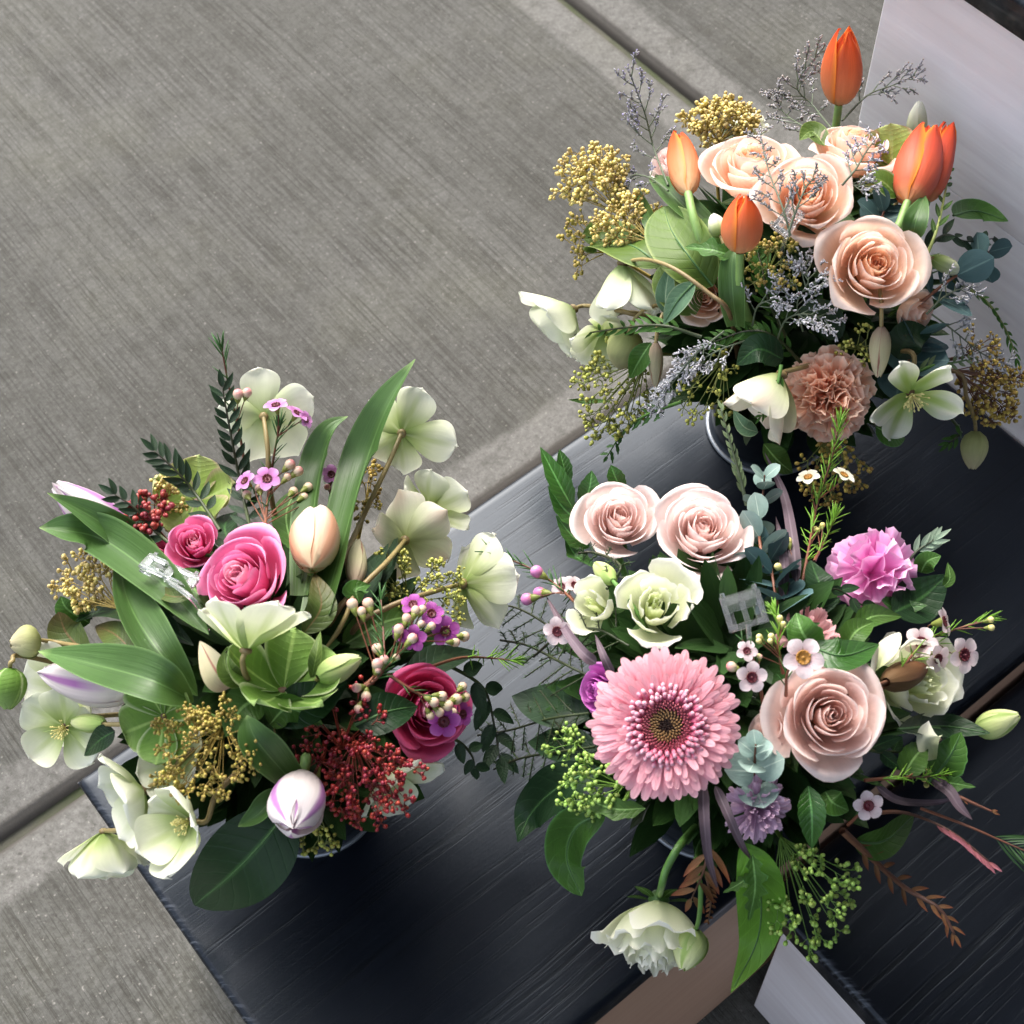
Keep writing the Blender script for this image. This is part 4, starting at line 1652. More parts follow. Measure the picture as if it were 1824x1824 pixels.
# lower step on the near side
step = thing('display_step', 'lower black-topped step beside the bench, nearest the lower right corner', 'display step', (.56, -.60, 0), 'steps of the black and white display stand')
worn_board('step_top', (.350, -.86, .274), (.7615, -.3745, .300), MBX, step, 3, (44, 40))
panel('end_panel', (.366, -.85, .004), (.384, -.3905, .2738), MW, step)
panel('side_panel', (.3842, -.4085, .004), (.7605, -.3905, .2738), MW, step)
panel('side_panel', (.3842, -.850, .004), (.7605, -.832, .2738), MW, step)
panel('batten', (.3535, -.560, .244), (.3655, -.498, .2738), MR, step)

# unseen walls and awning, added and cut to block the sky and darken reflections
shop = thing('sky_blocker', 'unseen dark walls and awning added to keep sky light off the display', 'sky blocker', (.6, -1.9, 0))
plain('blocker_paint', '#2c2e30', .6)
plain('blocker_cloth', '#3a3c3e', .9)
panel('wall', (-.2, -2.1, .0), (5, -1.9, 3.4), MG['blocker_paint'], shop)  # unseen; left end cut back to let in side light
panel('awning', (-.1, -1.898, 2.55), (1.748, AWN_Y, 2.62), MG['blocker_cloth'], shop)  # unseen; edges cut to choose how much sky gets in
panel('side_blocker', (1.75, -1.898, 0), (1.95, .35, 3.4), MG['blocker_paint'], shop)  # unseen wall added to blacken the reflections in the boards


# ---------------------------------------------------------------- buckets
BL, BR, BT = Bq((.132, -.119), .135, .135), Bq((.353, -.302), .135, .125), Bq((.613, -.094), .150, .165)


plain('pewter', '#7d838a', .35, .5, .6)


def bucket(b, label, lab=None):
    root = thing('bucket', label, 'bucket', b.foot, 'zinc buckets standing on the bench')
    m = MB()
    h, r0, r1, t = HB, .047, .056, .0012
    pr = [(.0, .004), (r0 - .006, .004), (r0 - .003, .0), (r0 + .0015, .0), (r0 + .003, .0022), (r0 + .0022, .0046), (r0, .006)]
    for k in range(1, 12):
        f = k / 12
        z = .006 + (h - .010) * f
        rr = r0 + (r1 - r0) * f + (.0010 if k in (4, 9) else 0)
        pr.append((rr, z))
    pr += [(r1, h - .004), (r1 - t, h - .004), (r0 - t, .008), (.0, .008)]
    m.lathe(pr, 56)
    m.build('body', MT, root)
    fr = MB()
    fr.tube([V((cos(2 * pi * i / 56) * (r0 + .0032), sin(2 * pi * i / 56) * (r0 + .0032), .0024)) for i in range(57)], .0022, 8, cap=False)
    fr.build('foot_ring', MG['pewter'], root)
    k = MB()
    n = 56
    k.tube([V((cos(2 * pi * i / n) * (r1 + .0004), sin(2 * pi * i / n) * (r1 + .0004), h - .003)) for i in range(n + 1)], .0026, 8, cap=False)
    k.build('rim', MT, root)
    if lab is not None:
        p = MB()
        a0 = lab
        ring = [(.0148, .0006), (.0155, .0016), (.0175, .0018), (.0182, .0006)]
        nn = 40
        for j, (rr, dz) in enumerate(ring):
            for i in range(nn):
                q = 2 * pi * i / nn
                s_, z_ = rr * cos(q) * 1.25, .052 + rr * sin(q) * .85
                rad = r0 + (r1 - r0) * (z_ - .006) / (h - .01) + dz + .0008
                a = a0 + s_ / rad
                p.v.append(V((rad * cos(a), rad * sin(a), z_)))
                p.uv.append((0, 0))
        for j in range(3):
            for i in range(nn):
                i2 = (i + 1) % nn
                p.f.append((j * nn + i, j * nn + i2, (j + 1) * nn + i2, (j + 1) * nn + i))
                p.mi.append(0)
        p.build('oval_badge', MG['pewter'], root)
    return root


bucket(BL, 'dark zinc bucket under the magenta roses, oval badge on its side', radians(-62))
bucket(BR, 'dark zinc bucket under the pink gerbera and blush roses', None)
bucket(BT, 'dark zinc bucket under the peach roses and orange tulips', None)

# ================================================================ LEFT BOUQUET
B = BL
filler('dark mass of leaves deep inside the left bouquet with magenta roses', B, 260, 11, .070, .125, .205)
HOT, DEEP = (MG['rose_hot'], MG['rose_hot_in']), (MG['rose_deep'], MG['rose_hot_in'])
rose('large open magenta rose at the heart of the left bouquet', B, 428, 1028, 212, (-.30, .36, .85), .004, HOT, 'hot', seed=8, n=28, spin=.4)
rose('smaller magenta rose half hidden behind the large open one', B, 346, 966, 138, (.05, .45, 1), .0, HOT, 'hotcup', seed=18, n=20, opn=.85, spin=1.4, tall=.12)
rose('magenta rose bud turned away beside the clear card pick', B, 288, 992, 101, (-.5, .35, .6), -.008, DEEP, 'hotcup', seed=18, n=20, opn=.85, spin=2.6, tall=.12)
rose('dusky crimson rose low on the right, under pink waxflower', B, 766, 1262, 186, (.35, .1, 1), -.004, DEEP, 'hot', seed=8, n=28, spin=2.0)

tulip('cream peach tulip standing upright behind the magenta rose', B, (556, 1012), (565, 905), 92, [MG['tulip_cream']], off=.012, seed=3, fat=.5, tipoff=.05, spin=.5, close=.1, via=((556, 1030, -.016),))
tulip('white tulip with purple flame, leaning out to the upper left', B, (242, 985), (96, 862), 84, [MG['tulip_white']], off=-.012, seed=4, tipoff=-.012, spin=.2)
tulip('white and lilac tulip lying level at the left edge, half under a leaf', B, (236, 1232), (76, 1198), 82, [MG['tulip_white']], off=.006, seed=5, tipoff=.006, spin=.9)
tulip('white tulip with purple stripes drooping over the bucket rim', B, (540, 1385), (520, 1478), 100, [MG['tulip_white']], off=.0, seed=6, tipoff=.055, spin=.35, fat=.58, close=.14, via=((545, 1350, -.01),))

# hellebores
hellebore('cream hellebore seen from behind, highest in the left bouquet', B, 470, 742, 92, (.05, .25, -.9), 84, -.01, MG['hell_white'], spin=.2, via=((477, 800, .006), (486, 900, .0)), seed=1, cup=.4, wide=.52)
hellebore('cream hellebore seen from behind, right of the tall tulip leaf', B, 716, 772, 92, (.25, .2, -.85), 84, -.012, MG['hell_cream'], spin=.9, via=((690, 830, .006), (640, 935, .004), (600, 1030, -.01)), seed=2, cup=.4, wide=.54, lens=(1, .95, 1.05, .9, 1))
hellebore('cream hellebore with a pink flush, its back turned, above the bench', B, 722, 962, 96, (.35, .3, -.75), 74, .0, MG['hell_blush'], spin=.15, via=((690, 1000, .014), (648, 1042, .004), (590, 1110, -.02)), seed=3, cup=.6, wide=.56)
hellebore('yellowish hellebore tucked behind the pink flushed one', B, 765, 905, 82, (.4, .5, -.4), 74, -.02, MG['hell_cream'], spin=.5, seed=4, wide=.60)
hellebore('cream hellebore on a long bent stem, rightmost of the left bouquet', B, 826, 1040, 108, (.75, .0, -.55), 72, .0, MG['hell_cream'], spin=.62, via=((800, 1046, .012), (745, 1062, .012), (685, 1085, .0), (625, 1130, -.03)), seed=5, cup=.5, wide=.55)
hellebore('cream hellebore cup opening upward under the large magenta rose', B, 438, 1158, 124, (.08, .92, -.10), 52, .034, MG['hell_cream'], spin=.3, via=((432, 1180, .03), (445, 1215, .005)), seed=6, cup=.35, wide=.60)
hellebore('pale hellebore half hidden under the leftmost tulip', B, 128, 1226, 104, (-.45, -.05, .75), 82, -.012, MG['hell_cream'], spin=.6, seed=7, cup=.4)
hellebore('green hearted hellebore hanging over the concrete at far left', B, 116, 1294, 86, (-.15, -.15, .9), 78, .006, MG['hell_cream'], spin=.2, seed=8, cup=.4, stam=True)
hellebore('cream hellebore by the bench corner, seen from the side', B, 256, 1408, 108, (-.72, -.35, .38), 66, .004, MG['hell_cream'], spin=.2, seed=9, cup=.7, via=((300, 1380, 0), (360, 1330, -.02)))
hellebore('cream hellebore cup showing its yellow stamens above the bench edge', B, 340, 1462, 102, (-.55, -.05, .82), 54, .022, MG['hell_cream'], spin=.1, seed=10, cup=.65, stam=True, via=((368, 1462, .02), (385, 1415, .012), (425, 1375, -.01)), lens=(1.0, 1.0, .85, 1.0, 1.15))
hellebore('nodding cream hellebore hanging lowest off the bench corner', B, 186, 1482, 104, (-.05, -.85, .1), 54, .0, MG['hell_cream'], spin=.35, seed=11, cup=.7, via=((215, 1476, .0), (262, 1440, -.02)))
hellebore('cream hellebore hanging below the red berries', B, 690, 1376, 104, (.55, -.65, .3), 66, -.028, MG['hell_cream'], spin=.5, seed=12, cup=.3, wide=.5, lens=(1, .9, 1, .8, .95))
hellebore('pale hellebore petals behind the large gold berry cluster', B, 318, 1360, 80, (-.4, .3, .8), 80, -.012, MG['hell_cream'], spin=.9, seed=13)
hellebore('olive green hellebore behind the small magenta rose', B, 350, 893, 82, (.0, .35, .85), 72, -.012, MG['hell_green'], spin=.35, seed=14, cup=.5, wide=.66)
hellebore('large lime green hellebore bracts below the cream cup', B, 505, 1232, 128, (.25, .72, .55), 66, .004, MG['hell_lime'], spin=.2, seed=15, cup=.75, wide=.56)
hellebore('lime green hellebore flat against the gold berries at left', B, 292, 1276, 88, (-.35, .0, .85), 80, .004, MG['hell_lime'], spin=.9, seed=16, cup=.3, wide=.68)
bud('round hellebore bud at the far left above its pale petals', B, (72, 1140), (18, 1148), 60, MG['hell_bud'], -.004, via=((110, 1146, -.004), (190, 1165, -.01)))
bud('green nodding hellebore bud touching the left picture edge', B, (18, 1190), (14, 1264), 62, MG['hell_lime'], -.004, via=((22, 1178, 0), (60, 1172, -.01)))
bud('small green bud beside the hanging hellebore at far left', B, (185, 1290), (128, 1286), 36, MG['lisi_bud'], .008)
bud('cream and green hellebore bud right of the lime bracts', B, (566, 1208), (642, 1172), 50, MG['lisi_bud'], .018, via=((556, 1222, -.006), (540, 1240, -.03)))
bud('dry tan hellebore bud right of the cream peach tulip', B, (632, 1040), (638, 962), 40, MG['bract_pale'], .0)

# tulip leaves
NT_ = dict(prof='tulip', mat='leaf_tulip', group='tulip leaves in the left bouquet', name='tulip_leaf')
NL_ = dict(NT_, prof='lance')
leaf('tallest tulip leaf with a pointed tip right of the cream tulip', B, ((570, 1110, -.004), (606, 985, .002), (650, 830, .0), (690, 725, -.004), (740, 640, -.012)), 112, nrm=(-.55, .1, 1), fold=.55, twist=.35, n=26, **NT_)
leaf('shorter folded tulip leaf just left of the tallest one', B, ((548, 1060, -.008), (556, 930, -.004), (572, 830, -.006), (592, 770, -.01), (620, 742, -.016)), 84, nrm=(-.4, .15, 1), fold=.7, n=26, twist=.5, **NT_)
leaf('tulip leaf covering the upper left striped tulip', B, ((330, 1080, .004), (250, 985, .012), (170, 925, .006), (84, 878, .0)), 64, nrm=(-.1, .45, .9), fold=.6, n=26, nu=8, twist=-.2, **NL_)
leaf('broad tulip leaf reaching left with an upturned tip', B, ((372, 1130, .0), (290, 1040, .016), (190, 965, .012), (120, 945, .006), (70, 940, .0)), 82, nrm=(-.1, .5, .9), fold=.6, n=26, nu=8, **NL_)
leaf('tulip leaf rising to a tip left of the clear card pick', B, ((352, 1240, .0), (275, 1150, .022), (228, 1070, .02), (207, 980, .012)), 74, nrm=(.35, .25, 1), fold=.7, n=26, nu=8, twist=-.3, **NL_)
leaf('broad dark tulip leaf lying over the leftmost tulip', B, ((345, 1250, .010), (270, 1212, .040), (170, 1184, .044), (68, 1160, .030)), 88, nrm=(.05, .45, .9), fold=.45, n=26, nu=8, **NL_)
leaf('pale twisted tulip leaf above the drooping striped tulip', B, ((520, 1392, .004), (478, 1345, .014), (452, 1310, .018), (440, 1274, .016)), 88, nrm=(.5, .2, .8), fold=.5, n=22, twist=.7, **NT_)
leaf('small curled tulip leaf left of the drooping striped tulip', B, ((505, 1418, .002), (480, 1430, .010), (458, 1452, .014), (424, 1472, .014)), 50, nrm=(-.2, .2, 1), fold=.8, n=18, **NT_)

# other single leaves
DL = dict(group='single leaves in the left bouquet')
leaf('largest dark glossy leaf lying across the bench top', B, ((515, 1440, -.01), (468, 1500, .0), (410, 1560, .002), (346, 1612, -.004)), 148, 'broad', 'leaf_dark', (.25, .2, 1), .12, rib=True, n=22, **DL)
leaf('dark green pointed leaf against the crimson rose', B, ((632, 1292, .004), (690, 1268, .012), (744, 1258, .010)), 76, 'ovate', 'leaf_dark', (.1, .4, 1), .2, rib=True, **DL)
leaf('light green folded leaf tip below the tan bud', B, ((640, 1075, .0), (635, 1050, .006), (660, 1042, .008)), 50, 'rhomb', 'leaf_fresh', (0, .4, 1), .3, **DL)
leaf('green leaf between the gold and red berries', B, ((470, 1240, .002), (430, 1262, .008), (402, 1312, .008)), 76, 'ovate', 'leaf_mid', (0, .3, 1), .2, **DL)
leaf('bronze green round leaf behind the leftmost tulip', B, ((160, 1170, -.012), (120, 1130, -.006), (104, 1090, -.006)), 66, 'broad', 'leaf_bronze', (-.2, .3, 1), .2, **DL)
leaf('bronze edged leaf left of the hanging tulip leaf', B, ((240, 1165, -.01), (205, 1130, -.004), (170, 1115, -.004)), 52, 'ovate', 'leaf_bronze', (-.1, .4, 1), .2, **DL)
leaf('long dark leaf arching behind the rising tulip leaf', B, ((345, 1150, -.02), (250, 1095, -.004), (180, 1090, -.004), (134, 1108, -.006)), 60, 'lance', 'leaf_dark', (-.1, .7, .7), .3, **DL)
leaf('teal green leaf behind the upper gold berries at left', B, ((160, 1110, -.012), (120, 1085, -.008), (108, 1062, -.008)), 46, 'ovate', 'leaf_fresh', (0, .3, 1), .2, **DL)
leaf('green leaf under the lime bracts above the red berries', B, ((480, 1270, .0), (545, 1255, .012), (620, 1215, .012)), 84, 'lance', 'leaf_dark', (0, .4, 1), .2, **DL)
leaf('wavy green leaf edge just above the red berries', B, ((480, 1290, .002), (515, 1262, .012), (575, 1290, .010)), 54, 'ovate', 'leaf_mid', (0, .2, 1), .4, **DL)
leaf('slim pointed green leaf standing right of the cream cup', B, ((555, 1210, .006), (563, 1170, .014), (571, 1124, .012)), 26, 'lance', 'leaf_olive', (-.4, .2, 1), .3, **DL)
leaf('pale pink veined bract left of the lime hellebore', B, ((410, 1225, .012), (385, 1195, .020), (356, 1142, .020)), 56, 'ovate', 'bract_pale', (-.1, .3, 1), .3, **DL)
leaf('grey green bract at the left foot of the cream cup', B, ((430, 1220, .014), (405, 1195, .024), (398, 1160, .024)), 40, 'ovate', 'leaf_olive', (.1, .3, 1), .3, **DL)
leaf('brown green bract beneath the clear card pick', B, ((345, 1060, .012), (305, 1062, .016), (252, 1040, .014)), 30, 'lance', 'leaf_bronze', (0, .5, .8), .3, **DL)
leaf('dark leaf by the fallen green bud at far left', B, ((205, 1302, .004), (178, 1318, .010), (150, 1346, .008)), 44, 'ovate', 'leaf_dark', (0, .3, 1), .2, **DL)
leaf('dark leaf standing right of the tan bud', B, ((650, 1080, -.012), (665, 1020, -.006), (692, 968, -.01)), 46, 'lance', 'leaf_black', (-.3, .2, 1), .3, **DL)
leaf('dark leaf under the pink flushed hellebore', B, ((640, 1075, -.012), (690, 1010, -.008), (708, 952, -.014)), 40, 'lance', 'leaf_black', (-.3, .2, 1), .3, **DL)
leaf('maroon green leaf falling between the cream tulip and the cup', B, ((540, 1130, .0), (572, 1080, .008), (560, 1020, .004)), 56, 'lance', 'leaf_bronze', (.4, .2, 1), .3, **DL)
leaf('dark leaf blade behind the crimson rose', B, ((720, 1210, -.03), (780, 1175, -.024), (850, 1160, -.026)), 60, 'lance', 'leaf_black', (0, .4, 1), .2, **DL)

leaf('dark leaf filling the gap between cream tulip and hellebore stems', B, ((600, 1120, -.03), (640, 1050, -.024), (668, 985, -.026)), 66, 'lance', 'leaf_dark', (-.3, .3, 1), .3, **DL)
leaf('mid green leaf low between the hellebore stems', B, ((610, 1150, -.03), (680, 1110, -.022), (745, 1095, -.026)), 64, 'ovate', 'leaf_mid', (0, .4, 1), .3, **DL)
leaf('green leaf under the two small magenta roses', B, ((380, 1090, -.02), (335, 1040, -.012), (300, 1045, -.014)), 60, 'ovate', 'leaf_mid', (0, .4, 1), .3, **DL)
leaf('green leaf behind the small magenta rose', B, ((420, 985, -.02), (400, 940, -.014), (420, 912, -.016)), 50, 'ovate', 'leaf_dark', (0, .3, 1), .3, **DL)
leaf('green leaf rising behind the pink waxflower', B, ((520, 980, -.03), (510, 915, -.024), (530, 868, -.026)), 50, 'lance', 'leaf_mid', (-.2, .3, 1), .3, **DL)

# berry clusters
berries('big gold berry cluster low at the left of the bucket', B, 372, 1335, 92, 90, (-.15, .1, 1), .008, 'bead_gold', 'stem_gold', nb=34, ns=3, nu=6, br=3.8, seed=2, foot=(400, 1290, -.035))
berries('gold berry cluster beside the left tulip leaves', B, 166, 1040, 56, 58, (-.5, .3, .8), -.006, 'bead_pale', 'stem_gold', nb=11, ns=4, nu=5, br=4.2, seed=3, foot=(215, 1085, -.02))
berries('little gold berry cluster above the small magenta rose', B, 292, 892, 40, 36, (0, .5, .8), -.010, 'bead_pale', 'stem_gold', nb=8, ns=2, nu=6, br=4.0, seed=4)
berries('small olive berry cluster hanging over the bucket badge', B, 562, 1478, 40, 36, (0, -.5, .8), -.016, 'bead_olive', 'stem_olive', nb=8, ns=2, nu=4, br=4.4, seed=5, foot=(560, 1430, -.02))
berries('wide gold berry cluster behind the pink waxflower', B, 735, 1052, 100, 60, (.3, .5, .7), -.028, 'bead_olive', 'stem_olive', nb=20, ns=4, nu=5, br=3.4, seed=6)
berries('gold berry strand running up beside a hellebore stem', B, 655, 885, 20, 58, (.2, .5, .7), -.012, 'bead_amber', 'stem_gold', nb=8, ns=2, nu=5, br=4.0, seed=7)
berries('crimson red berry cluster hanging over the bucket front', B, 662, 1385, 76, 78, (.15, -.1, 1), .010, 'bead_red', 'stem_wine', nb=22, ns=4, nu=5, br=4.6, seed=8, foot=(630, 1320, -.03), pear=.1, name='red_berries')
berries('loose red berries scattered above the crimson cluster', B, 618, 1280, 70, 60, (.0, .2, 1), -.006, 'bead_red', 'stem_wine', nb=13, ns=2, nu=3, br=4.6, seed=9, foot=(610, 1330, -.03), pear=.1, name='red_berries', loose=1.3)
berries('red berries in shade left of the crimson cluster', B, 568, 1358, 48, 44, (.0, .0, 1), -.018, 'bead_red', 'stem_wine', nb=10, ns=2, nu=4, br=4.4, seed=10, pear=.1, name='red_berries')
berries('dark red berry cluster above the hidden rose bud', B, 266, 925, 40, 44, (-.2, .5, .8), -.002, 'bead_wine', 'stem_wine', nb=10, ns=2, nu=5, br=6.0, seed=11, pear=.2, name='red_berries')

# dark myrtle sprigs
MY = dict(mat='leaf_black', stem='stem_dark', nrm=(.2, .3, 1), ang=.85, taper=.25, fold=.3, curve=.3, group='dark small-leaved sprigs in the left bouquet')
leafy('dark small-leaved sprig standing in front of the highest hellebore', B, ((455, 985, .0), (432, 880, .004), (412, 780, .0), (396, 690, -.004)), 24, 42, 15, **MY)
leafy('dark small-leaved sprig leaning left across the olive hellebore', B, ((392, 945, .006), (352, 885, .008), (315, 840, .004), (274, 803, .0)), 18, 40, 15, seed=2, **MY)
leafy('short dark sprig leaning over the dark red berries', B, ((310, 975, .006), (270, 940, .010), (240, 905, .008), (203, 880, .004)), 12, 34, 15, seed=3, **MY)
leafy('dark round-leaved sprig stretching over the bench right of the crimson rose', B, ((790, 1180, -.03), (860, 1225, -.018), (880, 1290, -.012), (890, 1350, -.012)), 9, 58, 30, seed=4, prof='ovate', **MY)
leafy('drooping dark sprig below the crimson rose', B, ((760, 1300, -.03), (815, 1320, -.022), (840, 1345, -.02), (846, 1368, -.02)), 5, 50, 22, seed=5, prof='ovate', **MY)

# waxflower
wax('tall needle-leaved waxflower tip, topmost point of the left bouquet', B, ((440, 860, -.006), (428, 780, -.008), (408, 690, -.01), (393, 612, -.012)),
    (), ((424, 703, .002, 11), (440, 700, .002, 10)), needles=16, nlen=38, tipn=6, seed=2, start=.35)
wax('pink waxflower sprig in front of the highest hellebore', B, ((470, 960, .008), (478, 880, .008), (490, 800, .004), (500, 750, .0)),
    ((492, 724, .006, (-.1, .8, .5), 46), (528, 738, .004, (.5, .7, .3), 44), (543, 748, .004, (.6, .2, .4), 34), (476, 854, .016, (.05, .5, .9), 50), (438, 858, .014, (-.5, .5, .6), 44)),
    ((516, 828, .008, 11), (530, 840, .008, 11), (548, 868, .010, 10), (462, 872, .014, 10), (522, 876, .012, 10), (540, 886, .014, 10), (546, 896, .014, 8), (440, 882, .014, 10), (512, 850, .008, 9)), needles=22, seed=3)
wax('single pink waxflower peeping between the two tall tulip leaves', B, ((580, 960, -.018), (586, 900, -.014), (590, 855, -.012)), ((590, 846, -.008, (.2, .4, .8), 40),), ((583, 868, -.006, 7),), needles=6, seed=4, tipn=0)
wax('purple waxflower sprig with pale buds right of the tulip leaf', B, ((640, 1230, .004), (684, 1190, .010), (730, 1150, .012), (790, 1110, .010)),
    ((736, 1078, .020, (-.1, .6, .7), 46), (768, 1094, .022, (.2, .5, .8), 48), (792, 1124, .022, (.3, .0, .9), 56), (738, 1136, .022, (-.2, -.1, .9), 50), (715, 1128, .016, (-.5, -.2, .7), 40)),
    ((628, 1077, .016, 12), (656, 1076, .016, 12), (644, 1090, .016, 10), (740, 1088, .03, 10), (752, 1086, .03, 9), (724, 1102, .026, 10), (710, 1122, .024, 11), (768, 1116, .03, 9), (750, 1112, .03, 8), (806, 1122, .028, 12),
     (826, 1134, .026, 11), (810, 1144, .026, 10), (734, 1138, .03, 11)), pet='wax_mauve', needles=30, seed=5)
wax('waxflower sprig with pale pink buds lying over the crimson rose', B, ((690, 1200, .008), (735, 1230, .016), (780, 1250, .018), (800, 1262, .018)),
    ((790, 1284, .016, (.1, -.2, 1), 62), (822, 1272, .012, (.6, .1, .7), 46)),
    ((823, 1224, .018, 10), (827, 1242, .018, 11), (812, 1246, .022, 12), (786, 1240, .024, 11), (772, 1250, .024, 11), (796, 1256, .026, 12), (782, 1268, .022, 10), (766, 1274, .018, 9), (806, 1268, .024, 9)), pet='wax_mauve', needles=10, seed=6, tipn=0)
wax('waxflower buds in a loose spray left of the crimson rose', B, ((650, 1225, .006), (682, 1195, .014), (684, 1150, .016), (678, 1060, .012)), (),
    ((672, 1184, .018, 12), (684, 1176, .018, 10), (673, 1194, .018, 7), (672, 1156, .014, 11), (705, 1172, .014, 8), (652, 1240, .010, 11), (638, 1262, .010, 9), (636, 1225, .008, 10)), needles=26, seed=7, nlen=40)
wax('green waxflower tip pointing over the bench to the right', B, ((760, 1190, -.006), (820, 1172, .0), (870, 1172, .002), (912, 1176, .002)), (), (), needles=22, nlen=44, nmat='needle_lime', seed=8, tipn=12, start=.4)

# ================================================================ LOWER RIGHT BOUQUET
B = BR
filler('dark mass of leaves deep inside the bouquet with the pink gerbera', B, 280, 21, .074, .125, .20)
BLU, SAND = (MG['rose_blush'], MG['rose_blush_in']), (MG['rose_sand'], MG['rose_sand_in'])
rose('blush rose on the left of the side-by-side pair', B, 1104, 922, 182, (.02, .42, 1), .006, BLU, 'blush', seed=31, n=28, spin=.2, opn=.96, tall=.06)
rose('widest blush rose on the right of the side-by-side pair', B, 1252, 940, 208, (.0, .48, 1), .008, BLU, 'blush2', seed=34, n=28, spin=1.9, tall=.05, opn=.98)
rose('large fully open dusty peach rose right of the gerbera', B, 1480, 1274, 248, (.02, .20, 1), .012, SAND, 'sand', seed=52, n=28, spin=.9, pt=.05)
gerbera('double pink gerbera daisy with a dark centre, largest single bloom', B, 1184, 1292, 276, (.02, .12, 1), .022, [MG['gerb'], MG['gerb_f'], MG['disc_dark'], MG['disc_tan'], MG['disc_rose']])
rose('bright magenta rose half hidden behind the gerbera', B, 1062, 1230, 121, (-.6, .1, .6), -.010, (MG['rose_mag'],), 'hotcup', seed=18, n=20, opn=.85, spin=.6, tall=.12)

LZ = dict(nu=14, group='lisianthus in the bouquets', cat='lisianthus', name='lisianthus')
LI = (MG['lisi'], MG['lisi_in'])
rose('open pale green lisianthus with frilled rims between roses and gerbera', B, 1168, 1076, 189, (.05, .45, 1), .012, LI, 'lisi', seed=52, n=14, opn=1.0, ruf=.32, pt=0, tall=.16, spin=.3, **LZ)
rose('half closed pale lisianthus left of the frilled open one', B, 1056, 1074, 154, (-.45, .35, .8), .002, LI, 'lisic', seed=53, n=8, opn=.8, ruf=.2, pt=.05, tall=.35, spin=1.0, **LZ)
rose('white lisianthus in shade behind the dusty peach rose', B, 1640, 1216, 236, (.42, .05, .8), -.010, LI, 'lisi', seed=52, n=14, opn=1.0, ruf=.32, pt=0, tall=.16, spin=2.2, **LZ)
rose('white lisianthus hanging upside down over the bench edge', B, 1166, 1690, 238, (-.12, -.80, .45), .012, (MG['lisi'],), 'lisid', seed=58, n=18, opn=1.0, ruf=.7, pt=0, tall=.05, spin=.7, via=((1178, 1580, .012), (1188, 1545, .008), (1215, 1500, -.01)), **LZ)
bud('green lisianthus bud in front of the hanging white flower', B, (1240, 1655), (1216, 1728), 62, MG['lisi_bud'], .024, via=((1246, 1630, .022), (1248, 1580, .012), (1240, 1530, -.01)), name='lisianthus_bud', stemmat='stem')
bud('slim green and white bud furthest to the right', B, (1738, 1302), (1816, 1274), 52, MG['lisi_bud'], -.004, via=((1700, 1306, -.006), (1620, 1300, -.03)), name='lisianthus_bud', stemmat='stem')
bud('tight green lisianthus bud below the left blush rose', B, (1092, 1035), (1060, 1004), 34, MG['lisi_bud'], .010, name='lisianthus_bud', stemmat='stem')
bud('brown rosebud with narrow sepals right of the dusty peach rose', B, (1578, 1215), (1648, 1190), 54, MG['brown_frond'], .010, name='rosebud', stemmat='stem_brown')
leaf('curled white petal standing above the shaded lisianthus', B, ((1560, 1195, .006), (1585, 1160, .010), (1596, 1128, .010)), 42, 'obovate', 'lisi', (-.4, .3, 1), .5, name='petal_curl', cat='petal', twist=.5)
leaf('white pointed petal lying on dark leaves below the shaded lisianthus', B, ((1668, 1352, .012), (1650, 1318, .012), (1654, 1284, .010)), 60, 'rhomb', 'lisi', (.1, .2, 1), .4, name='petal_curl', cat='petal')

carnation('vivid pink carnation on the right, frilled and split in two lobes', B, 1564, 1012, 156, (.05, .25, 1), .006, MG['carn_pink'], 'pink', n=22, seed=61, fan=1.05, ruf=.12)
carnation('small mauve pompon flower below the blue-green eucalyptus', B, 1358, 1448, 124, (.1, -.1, 1), .008, MG['carn_mauve'], 'mauve', n=70, seed=62, fan=.20, ruf=.03, cat='pompon flower', name='pompon_flower', group=None)
carnation('dusty pink flower turned away left of the vivid carnation', B, 1458, 1106, 136, (.35, .75, .35), -.004, MG['dusty'], 'dusty', n=26, seed=63, fan=.30, ruf=.03, cat='daisy', name='daisy', group=None)
rose('blush petals of a rose peeping left of the dusty peach rose', B, 1364, 1302, 106, (-.5, .2, .6), -.012, SAND, 'hotcup', seed=18, n=20, opn=.85, spin=.6, tall=.12)
rose('folded blush rose tucked under the right end of the pair', B, 1480, 1150, 92, (.4, .2, .5), -.028, BLU, 'hotcup', seed=18, n=20, opn=.85, spin=2.6, tall=.12)

eucalyptus('frosted eucalyptus tip with broad leaves touching the gerbera', B, ((1342, 1402, -.016), (1344, 1362, .004), (1346, 1326, .014)), 5, 36, 15, seed=2, nrm=(0, .1, 1), oval=1.0)
eucalyptus('pale eucalyptus sprig rising right of the blush rose pair', B, ((1362, 1010, -.014), (1352, 950, -.004), (1358, 890, .002), (1362, 846, .004)), 6, 32, 20, 'eucalyptus', seed=5, oval=.8)
eucalyptus('dark eucalyptus sprig in shadow right of the blush pair', B, ((1390, 1110, -.03), (1378, 1040, -.016), (1368, 970, -.016)), 6, 42, 30, 'eucalyptus_dark', seed=7, oval=.9)

